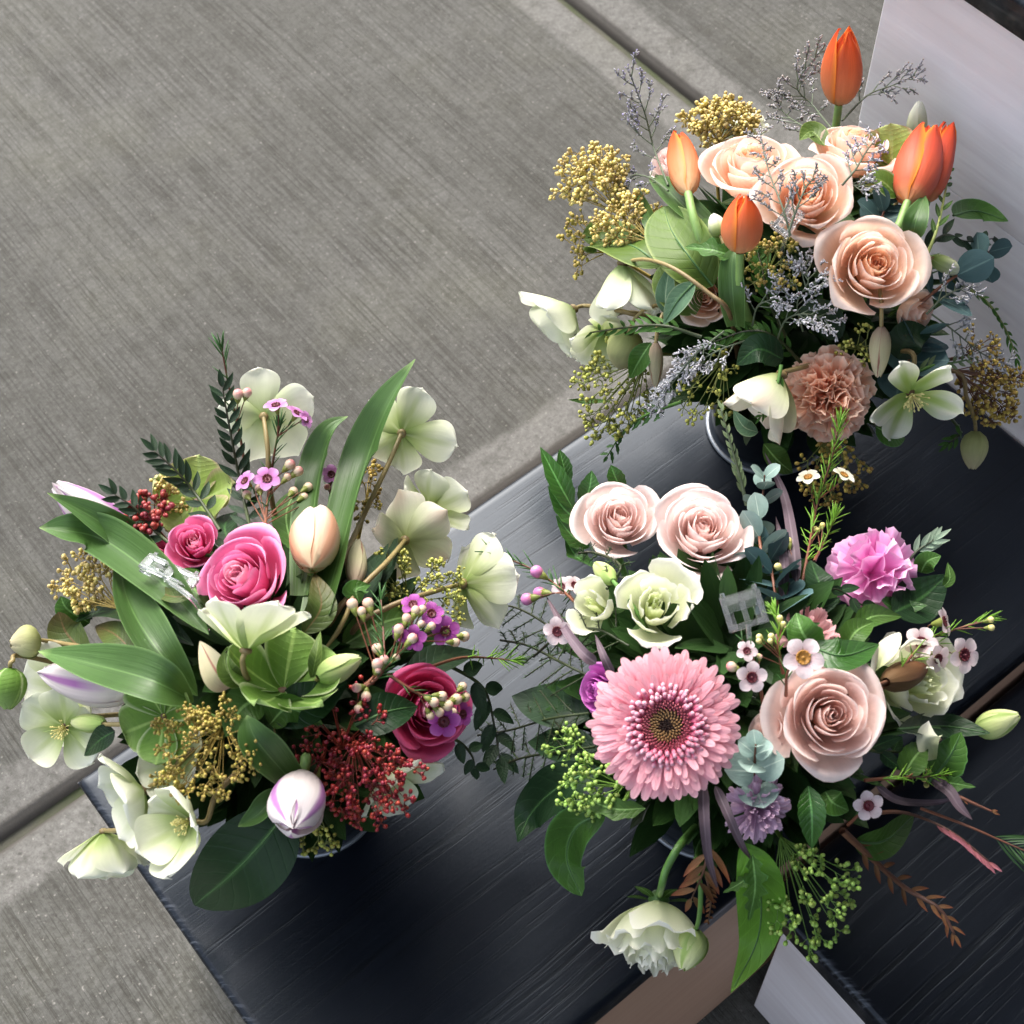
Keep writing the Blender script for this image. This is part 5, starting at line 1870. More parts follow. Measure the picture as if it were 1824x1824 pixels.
# leaves
DR = dict(group='single leaves in the lower right bouquet')
SR = dict(prof='lance', mat='leaf_serr', serr=.10, sn=13, **DR)
leaf('topmost serrated leaf left of the blush pair, over the bench edge', B, ((1020, 905, -.012), (995, 860, -.010), (962, 796, -.016)), 46, nrm=(.3, .2, 1), **SR)
leaf('small serrated leaf just right of the topmost one', B, ((1012, 868, -.02), (1004, 830, -.02), (996, 800, -.022)), 30, nrm=(.3, .2, 1), **SR)
leaf('serrated leaf second from the top left of the blush pair', B, ((1040, 930, -.014), (1008, 910, -.012), (976, 866, -.014)), 44, nrm=(.3, .2, 1), **SR)
leaf('upright serrated leaf behind the left blush rose', B, ((1036, 905, -.02), (1050, 870, -.014), (1054, 838, -.014)), 40, nrm=(-.2, .2, 1), **SR)
leaf('dark serrated leaf tip above the left blush rose', B, ((1110, 880, -.03), (1096, 850, -.026), (1088, 828, -.026)), 34, nrm=(0, .2, 1), **SR)
leaf('serrated leaf pressed under the left blush rose', B, ((1050, 975, -.014), (1020, 955, -.010), (990, 918, -.010)), 40, nrm=(.3, .2, 1), **SR)
leaf('lowest serrated leaf left of the blush pair', B, ((1055, 1010, -.014), (1026, 990, -.010), (1006, 958, -.010)), 36, nrm=(.3, .2, 1), **SR)
leaf('long dark glossy leaf drooping left below the gerbera', B, ((1070, 1368, -.012), (1000, 1400, .002), (950, 1444, .006), (922, 1500, .0)), 84, 'lance', 'leaf_dark', (-.2, .3, 1), .3, rib=True, n=22, **DR)
leaf('dark glossy leaf hanging straight down below the green berries', B, ((1080, 1444, -.006), (1026, 1474, .008), (1010, 1530, .010), (1036, 1596, .004)), 80, 'broad', 'leaf_fresh', (-.3, .1, 1), .35, rib=True, n=22, **DR)
leaf('long lime green leaf hanging below the whole bouquet', B, ((1322, 1500, .0), (1352, 1570, .016), (1350, 1670, .020), (1302, 1768, .014)), 84, 'lance', 'leaf_lime', (-.1, .0, 1), .12, rib=True, n=26, **DR)
leaf('rich green serrated leaf rising between dusty rose and far bud', B, ((1655, 1392, .0), (1690, 1350, .012), (1712, 1304, .012)), 72, 'ovate', 'leaf_fresh', (-.2, .2, 1), .25, serr=.10, rib=True, **DR)
leaf('dark leaf behind the white pointed petal', B, ((1610, 1380, .0), (1630, 1348, .006), (1652, 1326, .006)), 56, 'ovate', 'leaf_mid', (0, .2, 1), .2, serr=.10, **DR)
leaf('long dark leaf running under the far right bud', B, ((1600, 1300, .0), (1680, 1294, .010), (1764, 1306, .006)), 56, 'lance', 'leaf_dark', (0, .6, .8), .15, rib=True, **DR)
leaf('green serrated leaf lying over the top of the dusty peach rose', B, ((1440, 1150, .004), (1500, 1168, .018), (1566, 1148, .014)), 70, 'lance', 'leaf_serr', (0, .5, .9), .2, serr=.10, sn=15, rib=True, **DR)
leaf('green serrated leaf with a bright left half beside the dusty daisy', B, ((1455, 1160, .0), (1430, 1128, .010), (1418, 1092, .010)), 66, 'ovate', 'leaf_fresh', (-.3, .3, 1), .35, serr=.10, sn=15, **DR)
leaf('light green leaf right of the dusty daisy', B, ((1508, 1150, .0), (1526, 1124, .008), (1556, 1108, .010)), 48, 'ovate', 'leaf_mid', (-.2, .4, 1), .4, **DR)
leaf('folded green leaf beneath the vivid carnation', B, ((1520, 1120, -.01), (1556, 1098, .0), (1606, 1098, .0)), 44, 'lance', 'leaf_mid', (0, .5, 1), .4, **DR)
leaf('broad dark leaf right of the vivid carnation', B, ((1590, 1092, -.02), (1640, 1066, -.012), (1688, 1024, -.014)), 86, 'ovate', 'leaf_dark', (0, .3, 1), .2, **DR)
leaf('green serrated leaf under the right lobe of the vivid carnation', B, ((1570, 1070, -.01), (1600, 1084, -.002), (1652, 1078, -.004)), 40, 'lance', 'leaf_serr', (0, .4, 1), .2, serr=.1, **DR)
leaf('green leaf tip at the upper right of the vivid carnation', B, ((1640, 1020, -.02), (1652, 1000, -.014), (1676, 990, -.014)), 40, 'ovate', 'leaf_fresh', (0, .3, 1), .2, **DR)
leaf('thin curved leaf standing furthest right of the vivid carnation', B, ((1680, 1046, -.014), (1692, 1030, -.012), (1688, 1002, -.014)), 20, 'lance', 'leaf_mid', (-.3, .3, 1), .3, **DR)
leaf('dark leaf left of the vivid carnation', B, ((1470, 1060, -.02), (1456, 1030, -.014), (1444, 998, -.016)), 52, 'ovate', 'leaf_dark', (.2, .2, 1), .2, **DR)
leaf('dark serrated leaf pointing down under the dusty peach rose', B, ((1440, 1400, .0), (1446, 1452, .008), (1446, 1512, .006)), 52, 'lance', 'leaf_serr', (-.1, .1, 1), .3, serr=.08, **DR)
leaf('bright green leaf tip below the dusty peach rose', B, ((1470, 1410, .002), (1484, 1430, .010), (1512, 1444, .010)), 50, 'ovate', 'leaf_fresh', (.1, .2, 1), .2, **DR)
leaf('smooth green leaf behind the brown frond', B, ((1520, 1500, -.004), (1574, 1498, .002), (1628, 1452, .002)), 64, 'broad', 'leaf_mid', (-.1, -.1, 1), .2, rib=True, **DR)
leaf('three-lobed green leaf end right of the yellow waxflower buds', B, ((1672, 1392, .008), (1702, 1396, .010), (1738, 1402, .008)), 40, 'rhomb', 'leaf_fresh', (0, .2, 1), .2, serr=.45, sn=3, **DR)
leaf('big dark leaf lying on the bench left of the gerbera', B, ((1050, 1280, -.04), (985, 1258, -.036), (912, 1240, -.048)), 84, 'lance', 'leaf_black', (-.2, .4, 1), .3, **DR)
leaf('dark leaf between the bench sheen and the gerbera', B, ((1070, 1335, -.03), (1000, 1325, -.026), (940, 1322, -.034)), 66, 'lance', 'leaf_black', (-.2, .3, 1), .1, **DR)
leaf('green leaf under the lower green berries', B, ((1150, 1440, -.002), (1090, 1440, .008), (1020, 1412, .008)), 42, 'lance', 'leaf_mid', (0, .2, 1), .3, serr=.25, sn=4, **DR)
leaf('jagged green leaf lying over the long lime leaf', B, ((1340, 1520, .022), (1345, 1580, .030), (1334, 1640, .030)), 50, 'lance', 'leaf_fresh', (0, 0, 1), .3, serr=.6, sn=5, **DR)
leaf('jagged green leaf pointing left of the long lime leaf', B, ((1340, 1555, .016), (1320, 1572, .020), (1288, 1590, .020)), 26, 'lance', 'leaf_mid', (0, .1, 1), .3, serr=.5, sn=4, **DR)

ST = dict(prof='strap', mat='strap_mauve', name='strap_leaf', group='mauve strap leaves in the lower right bouquet')
leaf('mauve strap leaf hanging left of the brown leaf cluster', B, ((1252, 1395, .006), (1254, 1460, .022), (1262, 1530, .022), (1280, 1590, .018)), 22, nrm=(.1, .1, 1), fold=.3, n=22, **ST)
leaf('mauve strap leaf slanting right below the eucalyptus tip', B, ((1274, 1400, .006), (1296, 1450, .018), (1318, 1500, .016), (1338, 1532, .012)), 20, nrm=(.2, .1, 1), fold=.3, n=22, **ST)
leaf('mauve strap leaf curving up beside the half closed lisianthus', B, ((1062, 1182, .0), (1036, 1160, .010), (1005, 1118, .010), (972, 1060, .004)), 22, nrm=(-.3, .2, 1), fold=.3, n=22, **ST)
leaf('mauve strap leaf below the frilled lisianthus', B, ((1090, 1200, -.006), (1076, 1170, .004), (1060, 1130, .006)), 18, nrm=(-.3, .2, 1), fold=.3, n=18, **ST)
leaf('mauve strap leaf lying level under the yellow waxflower', B, ((1560, 1400, -.004), (1600, 1426, .006), (1660, 1430, .008), (1712, 1420, .006)), 16, nrm=(0, .4, 1), fold=.3, n=20, **ST)
leaf('mauve strap leaf slanting down at the right edge of the bouquet', B, ((1660, 1388, .008), (1690, 1410, .014), (1708, 1436, .014), (1732, 1460, .010)), 26, nrm=(.2, .2, 1), fold=.3, n=20, **ST)
leaf('long dark mauve strap leaf rising between eucalyptus and waxflower', B, ((1420, 1040, -.02), (1412, 960, -.012), (1396, 880, -.012), (1362, 806, -.018)), 22, nrm=(-.3, .1, 1), fold=.3, n=22, **ST)
leaf('dark mauve strap leaf beside the yellow waxflower stem', B, ((1396, 1070, -.02), (1396, 990, -.016), (1382, 920, -.016)), 20, nrm=(-.3, .1, 1), fold=.3, n=20, **ST)

# brown fronds
BF = dict(name='brown_frond', cat='dry frond', group='brown fronds in the lower right bouquet', joined=False)
leafy('rust brown frond sprawling over the lower step', B, ((1500, 1480, .0), (1548, 1525, .006), (1610, 1580, .004), (1672, 1618, .0), (1700, 1664, -.004)), 18, 46, 11, 'brown_frond', 'stem_brown', prof='lance', ang=.75, taper=.55, r=.0021, fold=.4, curve=.35, seed=3, **BF)
leafy('brown frond with a pink feathered tip arching to the right', B, ((1530, 1455, .0), (1590, 1446, .012), (1640, 1456, .014), (1700, 1485, .010), (1762, 1535, .004)), 15, 34, 9, 'pink_tip', 'stem_brown', prof='lance', ang=.45, taper=.3, r=.0012, start=.62, fold=.4, seed=4, side=1, jit=.05, **BF)
leafy('cluster of brown pointed leaves above the hanging lisianthus', B, ((1262, 1490, .004), (1258, 1530, .012), (1250, 1560, .014), (1232, 1600, .012)), 9, 64, 14, 'brown_frond', 'stem_brown', prof='lance', ang=.75, taper=.2, seed=5, r=.001, **BF)
leafy('small brown fern strip hanging right of the green bud', B, ((1258, 1560, .004), (1266, 1600, .006), (1262, 1640, .004)), 14, 18, 6, 'brown_frond', 'stem_brown', prof='lance', ang=.6, taper=.2, seed=6, r=.0008, **BF)
leafy('bare reddish twig poking out at the right', B, ((1668, 1398, .004), (1710, 1420, .008), (1768, 1446, .006)), 3, 12, 4, 'brown_frond', 'stem_red', prof='lance', r=.0016, seed=7, taper=.0, **BF)
leafy('thin twig with a green needle tuft at the right picture edge', B, ((1640, 1440, -.01), (1720, 1470, -.004), (1780, 1496, -.008), (1836, 1520, -.012)), 14, 60, 4, 'needle_dark', 'stem_red', prof='lance', r=.0009, seed=8, taper=.0, start=.6, ang=.6, name='twig', cat='twig', group=None)
leafy('grey green leaf tip above the vivid carnation', B, ((1600, 1030, -.02), (1630, 985, -.014), (1664, 962, -.014)), 7, 34, 11, 'leaf_silver', 'stem_grey', seed=9, ang=.6, start=.5, taper=.2, name='leaf_sprig', group='leafy sprigs in the bouquets')
leafy('sage green fern strip rising left of the pale eucalyptus', B, ((1330, 900, -.014), (1318, 850, -.012), (1304, 800, -.012), (1284, 728, -.016)), 20, 22, 8, 'frond_sage', 'stem_grey', seed=10, ang=.45, taper=.3, name='leaf_sprig', group='leafy sprigs in the bouquets')
leafy('leaf sprig spreading dark leaves above the dusty daisy', B, ((1420, 1180, -.03), (1440, 1120, -.02), (1480, 1050, -.02), (1540, 1080, -.02)), 9, 56, 26, 'leaf_dark', 'stem_dark', seed=11, prof='ovate', group='leafy sprigs in the bouquets')
leafy('dark leaf sprig spreading right under the far bud', B, ((1520, 1330, -.03), (1580, 1340, -.02), (1650, 1330, -.02), (1700, 1310, -.02)), 8, 60, 28, 'leaf_dark', 'stem_dark', seed=12, prof='ovate', group='leafy sprigs in the bouquets')
feathery('dark feathery fern lying over the bench left of the gerbera', B, ((1060, 1210, -.02), (1000, 1180, -.014), (940, 1150, -.02), (890, 1140, -.026)), 16, 90, 3)
feathery('dark feathery fern drooping below the waxflower at left', B, ((1050, 1270, -.024), (980, 1280, -.018), (910, 1300, -.02), (850, 1310, -.03)), 16, 90, 4)
feathery('soft green fern tuft wedged under the left blush rose', B, ((1080, 1050, .0), (1105, 1008, .012), (1060, 985, .018), (1030, 985, .014)), 10, 40, 5, dens=20)
feathery('dark fern behind the half closed lisianthus', B, ((1120, 1150, -.02), (1060, 1120, -.014), (1000, 1130, -.016), (950, 1170, -.024)), 14, 80, 6)

feathery('dark feathery fern under the left leaves of the gerbera', B, ((1060, 1330, -.026), (990, 1340, -.02), (930, 1350, -.026), (880, 1370, -.036)), 16, 90, 13)
feathery('dark feathery fern spreading towards the crimson rose', B, ((1040, 1170, -.03), (970, 1110, -.024), (910, 1080, -.03), (870, 1090, -.036)), 16, 90, 14)

# berries
berries('green berry cluster hanging lower right over the step', B, 1436, 1590, 82, 98, (.2, -.3, 1), .0, 'bead_green', 'stem_lime', nb=20, ns=3, nu=4, br=5.0, seed=21, foot=(1390, 1490, -.03), pear=.2, name='green_berries', loose=1.2)
berries('green berry cluster left under the gerbera', B, 1062, 1392, 52, 44, (-.3, -.1, 1), .0, 'bead_green', 'stem_lime', nb=11, ns=3, nu=4, br=4.8, seed=22, foot=(1110, 1400, -.02), pear=.2, name='green_berries')
berries('small green berry cluster between dark fern and gerbera', B, 1020, 1325, 36, 34, (-.4, .1, 1), -.012, 'bead_green', 'stem_lime', nb=8, ns=2, nu=4, br=4.4, seed=23, pear=.2, name='green_berries')
berries('green berries near the tip of the drooping dark leaf', B, 1040, 1430, 40, 22, (-.3, -.2, 1), .004, 'bead_green', 'stem_lime', nb=6, ns=2, nu=3, br=4.8, seed=24, pear=.2, name='green_berries', foot=(1110, 1430, -.01))

# waxflower
WX = dict(pet='wax_white')
wax('waxflower sprig with three round violet buds over the bench', B, ((1040, 1090, -.006), (1000, 1050, .004), (950, 1015, .004), (880, 985, -.006)),
    ((1000, 1046, .010, (-.1, .5, .8), 40), (1022, 1044, .010, (.4, .5, .6), 42), (994, 1124, .010, (-.3, -.1, .9), 54)), ((957, 1019, .010, 13), (962, 1056, .010, 13), (940, 1067, .010, 13)), needles=22, nlen=46, budm='wax_bud_pink', seed=11, **WX)
wax('pink-white waxflowers in front of the dark gap right of the gerbera', B, ((1360, 1260, -.01), (1352, 1210, .006), (1340, 1170, .010), (1322, 1140, .008)),
    ((1330, 1160, .014, (0, .3, .9), 40), (1338, 1206, .016, (.1, 0, 1), 58)), ((1304, 1188, .014, 11), (1354, 1170, .012, 5)), needles=8, seed=12, tipn=2, **WX)
wax('waxflower with a gold centre resting on the dusty peach rose', B, ((1400, 1240, .0), (1402, 1200, .012), (1416, 1180, .020)), ((1430, 1172, .030, (0, .2, 1), 76),), (), needles=6, seed=13, tipn=0, cen='wax_gold', **WX)
wax('waxflower spray furthest right with four pink-white blossoms', B, ((1560, 1240, .0), (1610, 1185, .012), (1650, 1140, .014), (1690, 1125, .010), (1760, 1102, .004)),
    ((1678, 1108, .016, (.7, .2, .4), 56), (1640, 1146, .022, (-.1, .35, .8), 62), (1668, 1172, .022, (.4, -.2, .7), 54), (1714, 1166, .014, (.4, 0, .8), 68)), ((1764, 1104, .008, 7), (1765, 1118, .008, 7)), needles=24, nlen=44, nmat='needle_lime', seed=14, budm='wax_bud_cream', **WX)
wax('shaded waxflower under the dusty peach rose', B, ((1510, 1470, -.006), (1530, 1450, .002), (1545, 1430, .004)), ((1546, 1434, .008, (0, -.1, 1), 56),), (), needles=4, seed=15, tipn=0, cen='wax_wine', **WX)
wax('yellow green waxflower sprig rising behind the roses to the peach bouquet', B, ((1420, 1080, -.03), (1440, 980, -.02), (1455, 900, -.018), (1480, 820, -.02), (1496, 752, -.024)),
    ((1440, 852, -.012, (-.2, .6, .4), 44), (1502, 848, -.012, (.3, .6, .4), 44)), ((1452, 942, -.010, 6), (1462, 940, -.010, 5), (1404, 965, -.012, 9), (1386, 1010, -.012, 8)), needles=60, nlen=40, nmat='needle_lime', seed=16, pet='wax_cream', cen='wax_gold', budm='wax_bud_cream')
wax('waxflower sprig with yellow buds beside the lower clear card pick', B, ((1395, 1200, -.006), (1386, 1150, .006), (1388, 1110, .008), (1380, 1090, .008)), (),
    ((1389, 1102, .014, 7), (1395, 1112, .014, 6), (1353, 1135, .014, 7), (1374, 1134, .014, 7), (1352, 1142, .014, 6), (1372, 1142, .014, 6), (1352, 1168, .012, 5)), needles=22, nlen=34, nmat='needle_lime', seed=17, budm='wax_bud_cream')
wax('waxflower sprig with yellow buds pointing right below the dusty peach rose', B, ((1540, 1390, .004), (1590, 1386, .010), (1640, 1384, .012), (1690, 1380, .010)), (),
    ((1646, 1366, .014, 6), (1654, 1374, .014, 6), (1646, 1388, .016, 6), (1650, 1398, .016, 6)), needles=34, nlen=40, nmat='needle_lime', seed=18, budm='wax_bud_cream')
wax('small yellow waxflower tuft right of the hanging eucalyptus leaves', B, ((1450, 1000, -.014), (1470, 960, -.008), (1488, 920, -.010)), (), ((1456, 945, -.004, 6), (1465, 936, -.004, 6)), needles=30, nlen=36, nmat='needle_lime', seed=19, budm='wax_bud_cream')

# ================================================================ FAR (PEACH) BOUQUET
B = BT
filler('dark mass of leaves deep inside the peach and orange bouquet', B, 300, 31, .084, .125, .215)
PEA = (MG['rose_peach'], MG['rose_peach_in'])
rose('largest peach rose facing the viewer, right front of the far bouquet', B, 1560, 472, 216, (.05, .12, 1), .012, PEA, 'peach', seed=71, n=28, spin=.3, pt=.10)
rose('open peach rose in the middle of the far bouquet, under statice', B, 1440, 348, 196, (-.1, .22, 1), .008, PEA, 'peach2', seed=75, n=28, spin=1.2, pt=.10)
rose('peach rose tilted up, between the two left orange tulips', B, 1338, 288, 202, (-.1, .72, .8), -.004, PEA, 'peach', seed=71, n=28, spin=2.2, pt=.10)
rose('peach rose at the back under the tall orange tulip', B, 1522, 256, 172, (.1, .85, .7), -.006, PEA, 'peach2', seed=75, n=28, spin=3.0, pt=.10)
rose('pale pink rose hidden behind the leftmost orange tulip', B, 1192, 286, 119, (-.4, .5, .6), -.014, (MG['rose_blush'],), 'hotcup', seed=18, n=20, opn=.85, spin=.5, tall=.12)
rose('peach rose deep in the leaves above the hellebore stem foot', B, 1256, 528, 128, (-.2, -.1, .9), -.024, PEA, 'peach', seed=71, n=28, spin=.8)
rose('orange peach rose in shadow below the largest peach rose', B, 1636, 560, 114, (.5, -.3, .6), -.024, PEA, 'hotcup', seed=18, n=20, opn=.85, spin=1.5, tall=.12)

tulip('orange tulip at the left, in front of the pale pink rose', B, (1226, 346), (1208, 236), 58, [MG['tulip_orange']], off=.010, seed=11, tipoff=.03, spin=.3, opn=.05)
tulip('orange tulip in the middle front, half closed', B, (1318, 452), (1326, 346), 72, [MG['tulip_orange']], off=.020, seed=12, tipoff=.05, spin=.0)
tulip('tallest orange tulip, standing above the far bouquet', B, (1494, 188), (1508, 50), 70, [MG['tulip_orange']], off=.0, seed=13, tipoff=.014, spin=.2, opn=.05, loose=.25)
tulip('red orange tulip opening at the right of the far bouquet', B, (1616, 362), (1654, 224), 84, [MG['tulip_red']], off=.010, seed=14, tipoff=.03, spin=.5, opn=.08, loose=.2)
tulip('slim red orange tulip close behind the opening one, rightmost', B, (1650, 362), (1688, 220), 54, [MG['tulip_red']], off=-.008, seed=15, tipoff=.006, spin=.1, opn=.12, loose=.5)

carnation('dusty peach carnation low in the front of the far bouquet', B, 1482, 706, 166, (-.05, -.12, 1), .006, MG['carn_peach'], 'peachc', n=60, seed=66, fan=.52, ruf=.13)
carnation('pale green carnation blurred at the back', B, 1338, 205, 70, (.1, .7, .4), -.03, MG['lisi'], 'pale', n=30, seed=67, fan=.5)

hellebore('nodding cream hellebore with three long sepals, left of the far bouquet', B, 1110, 470, 116, (.04, -.97, .0), 44, .006, MG['hell_white'], n=4, spin=.75, seed=21, cup=.45, wide=.44, via=((1150, 462, .018), (1200, 478, .024), (1262, 522, .018), (1300, 560, .004)), stem_r=.0015)
hellebore('white hellebore furthest left of the far bouquet, over the concrete', B, 1022, 550, 98, (-.65, -.6, .1), 56, .0, MG['hell_white'], spin=.3, seed=22, cup=.5, via=((1050, 545, .0), (1130, 560, -.02)))
hellebore('greenish hellebore behind the leftmost white one', B, 1075, 590, 74, (-.1, -.6, .5), 68, -.012, MG['hell_cream'], spin=.1, seed=23, cup=.4)
hellebore('nodding blush hellebore over the bucket of the far bouquet', B, 1392, 668, 118, (-.52, -.80, .02), 40, .008, MG['hell_blush'], n=4, spin=.35, seed=24, cup=.55, wide=.60, via=((1392, 664, .006), (1440, 650, -.02)))
hellebore('hellebore with five spread green streaked sepals, right of the carnation', B, 1622, 700, 98, (.12, -.70, .68), 76, .010, MG['hell_lime2'], spin=.95, seed=25, cup=.4, wide=.38, stam=True, via=((1628, 660, .0), (1605, 625, -.02)))
hellebore('yellow green hellebore left of the opening tulip', B, 1590, 300, 84, (-.2, .4, .8), 74, -.014, MG['hell_green'], spin=.4, seed=26)
bud('hanging green hellebore bud lowest right of the far bouquet', B, (1738, 768), (1732, 836), 50, MG['hell_bud'], .004, via=((1736, 750, .004), (1722, 710, .0), (1690, 660, -.03)))
bud('plump green hellebore bud under the fern at left', B, (1120, 592), (1104, 655), 66, MG['hell_bud'], -.002)
bud('pale upright hellebore sepal above the opening tulip', B, (1630, 250), (1638, 180), 36, MG['hell_cream'], -.012)
bud('tan hanging bract below the largest peach rose', B, (1570, 582), (1564, 672), 38, MG['bract_pale'], .006)
bud('pale bract hanging under the green bud at left', B, (1168, 610), (1168, 690), 28, MG['bract_pale'], .0)
bud('small cream bud between the two left tulips', B, (1284, 420), (1270, 382), 34, MG['hell_cream'], .004)
bud('cream folded hellebore bud right of the largest peach rose', B, (1660, 460), (1722, 490), 30, MG['hell_cream'], -.004)

DT = dict(group='single leaves in the far bouquet')
leaf('broad olive leaf under the gold berries at left', B, ((1180, 476, -.012), (1130, 440, -.002), (1080, 428, -.002), (1036, 420, -.006)), 104, 'broad', 'leaf_olive', (-.1, .5, 1), .2, rib=True, n=22, **DT)
leaf('broad upright olive leaf left of the middle tulip', B, ((1270, 510, -.014), (1230, 460, .002), (1196, 410, .002), (1182, 368, -.002)), 108, 'broad', 'leaf_olive', (-.3, .3, 1), .25, rib=True, n=22, **DT)
leaf('second olive leaf behind the upright one', B, ((1290, 470, -.02), (1250, 430, -.010), (1210, 390, -.012)), 84, 'broad', 'leaf_mid', (-.1, .4, 1), .25, **DT)
leaf('olive leaf below the upright one, beside the nodding hellebore', B, ((1240, 560, -.02), (1205, 510, -.012), (1180, 470, -.012)), 84, 'broad', 'leaf_olive', (-.2, .2, 1), .2, **DT)
leaf('small grey green leaf crossing the hellebore stem', B, ((1238, 502, .012), (1208, 535, .018), (1182, 578, .018)), 40, 'lance', 'leaf_grey', (-.2, .1, 1), .3, rib=True, **DT)
leaf('blue green leaf behind the nodding hellebore', B, ((1186, 560, -.006), (1186, 520, .0), (1194, 470, -.002)), 36, 'lance', 'leaf_grey', (-.3, .1, 1), .3, **DT)
leaf('tulip leaf beside the middle tulip stem', B, ((1312, 580, -.006), (1306, 530, .006), (1304, 470, .008), (1312, 440, .006)), 60, 'tulip', 'leaf_tulip', (-.4, .1, 1), .4, n=22, **DT)
leaf('dark tulip leaf below the leftmost tulip', B, ((1260, 400, -.016), (1220, 370, -.008), (1180, 330, -.010), (1160, 310, -.014)), 60, 'tulip', 'leaf_tulip', (-.1, .5, 1), .4, n=22, **DT)
leaf('twisted green leaf under the statice at left', B, ((1165, 440, -.016), (1158, 390, -.008), (1140, 350, -.008), (1138, 322, -.012)), 30, 'lance', 'leaf_tulip', (-.5, .2, .8), .4, n=20, twist=.8, **DT)
leaf('pointed tulip leaf in front of the opening tulip', B, ((1625, 430, .006), (1632, 392, .020), (1648, 346, .022)), 44, 'lance', 'leaf_tulip', (-.3, .2, 1), .4, n=20, **DT)
leaf('green leaf with a pale rim against the white box', B, ((1698, 384, .0), (1740, 376, .006), (1796, 394, .002)), 52, 'ovate', 'leaf_fresh', (0, .4, 1), .15, rib=True, **DT)
leaf('olive leaf under the back peach rose', B, ((1470, 260, -.014), (1446, 234, -.010), (1424, 250, -.010)), 40, 'ovate', 'leaf_olive', (0, .4, .9), .3, **DT)
leaf('pale yellow green petal left of the opening tulip', B, ((1600, 350, -.004), (1570, 322, .002), (1540, 316, .002)), 46, 'ovate', 'hell_lime', (0, .3, 1), .2, name='petal_curl', cat='petal')
leaf('spiky light green calyx left of the middle tulip', B, ((1310, 458, .004), (1270, 446, .012), (1220, 440, .012)), 46, 'lance', 'leaf_fresh', (0, .4, 1), .4, serr=.5, sn=3, **DT)
leaf('green leaf between the fern and green bud', B, ((1160, 610, .0), (1140, 640, .010), (1122, 674, .010)), 40, 'lance', 'leaf_fresh', (-.1, .2, 1), .3, **DT)
leaf('dark green leaf above the nodding blush hellebore', B, ((1395, 640, -.004), (1350, 622, .008), (1312, 650, .006)), 56, 'ovate', 'leaf_dark', (-.1, .2, 1), .3, **DT)
leaf('small dark leaf between carnation and spread hellebore', B, ((1560, 760, -.004), (1590, 776, .004), (1612, 782, .002)), 44, 'ovate', 'leaf_fresh', (0, .1, 1), .2, **DT)
leaf('long green leaf dropping beside the bucket', B, ((1360, 790, -.006), (1385, 820, .002), (1412, 842, .0)), 44, 'lance', 'leaf_mid', (.2, .1, 1), .3, **DT)
leaf('thin green leaf tip left over the bench edge', B, ((1090, 716, -.01), (1050, 716, -.006), (1012, 712, -.01)), 14, 'lance', 'leaf_mid', (0, .4, 1), .3, **DT)
leaf('pale leaf curl beneath the nodding blush hellebore', B, ((1350, 770, -.006), (1325, 760, .0), (1306, 730, -.002)), 30, 'lance', 'leaf_grey', (-.2, .2, 1), .4, **DT)
leaf('dark leaf behind the largest peach rose', B, ((1470, 470, -.02), (1440, 440, -.012), (1425, 400, -.014)), 60, 'ovate', 'leaf_dark', (-.2, .3, 1), .2, **DT)
leaf('dark leaf below the largest peach rose', B, ((1500, 600, -.02), (1460, 560, -.014), (1420, 560, -.014)), 60, 'ovate', 'leaf_black', (-.2, .3, 1), .2, **DT)
leaf('dark leaf between largest peach rose and bract', B, ((1600, 640, -.02), (1620, 600, -.014), (1660, 590, -.014)), 64, 'ovate', 'leaf_black', (0, .3, 1), .2, **DT)

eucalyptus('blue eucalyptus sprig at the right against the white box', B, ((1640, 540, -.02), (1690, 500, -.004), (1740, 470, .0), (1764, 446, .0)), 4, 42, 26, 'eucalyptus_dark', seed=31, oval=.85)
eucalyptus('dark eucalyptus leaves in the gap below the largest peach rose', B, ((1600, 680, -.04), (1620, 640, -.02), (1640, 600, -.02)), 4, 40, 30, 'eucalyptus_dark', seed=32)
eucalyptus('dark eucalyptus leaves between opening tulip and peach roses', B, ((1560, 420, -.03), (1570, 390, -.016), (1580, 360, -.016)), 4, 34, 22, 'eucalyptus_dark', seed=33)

FR = dict(name='fern_sprig', cat='fern sprig', group='toothed fern sprigs in the far bouquet')
leafy('dark toothed fern pointing left across the white hellebores', B, ((1250, 600, .004), (1180, 580, .016), (1110, 584, .016), (1015, 598, .010)), 22, 34, 8, 'frond_green', 'stem_dark', seed=41, ang=.65, taper=.35, nrm=(0, .2, 1), curve=.5, **FR)
leafy('bright toothed fern dropping over the far bench edge', B, ((1215, 715, .0), (1150, 740, .008), (1110, 770, .008), (1082, 812, .004)), 16, 38, 12, 'leaf_serr', 'stem', seed=42, ang=.7, taper=.4, serr=.4, sn=3, **FR)
leafy('drooping fern strip at the right against the white box', B, ((1700, 500, -.01), (1755, 535, .0), (1790, 585, .0), (1812, 640, -.006)), 22, 24, 7, 'frond_green', 'stem_olive', seed=43, ang=.5, taper=.3, **FR)
leafy('pale green fern above the spread hellebore', B, ((1620, 668, -.01), (1660, 652, .0), (1700, 646, .002), (1736, 638, -.002)), 14, 26, 8, 'frond_sage', 'stem', seed=44, ang=.7, taper=.3, **FR)
leafy('green fern end laid over the left side of the carnation', B, ((1392, 650, .014), (1384, 690, .022), (1372, 720, .022), (1356, 742, .020)), 16, 22, 7, 'frond_green', 'stem', seed=45, ang=.65, taper=.3, **FR)
leafy('sharp dark twig sprig right of the opening tulip', B, ((1640, 480, .006), (1668, 410, .014), (1684, 340, .012), (1690, 304, .008)), 12, 34, 10, 'leaf_mid', 'stem_palegreen', seed=46, ang=.45, taper=.3, start=.3, **FR)
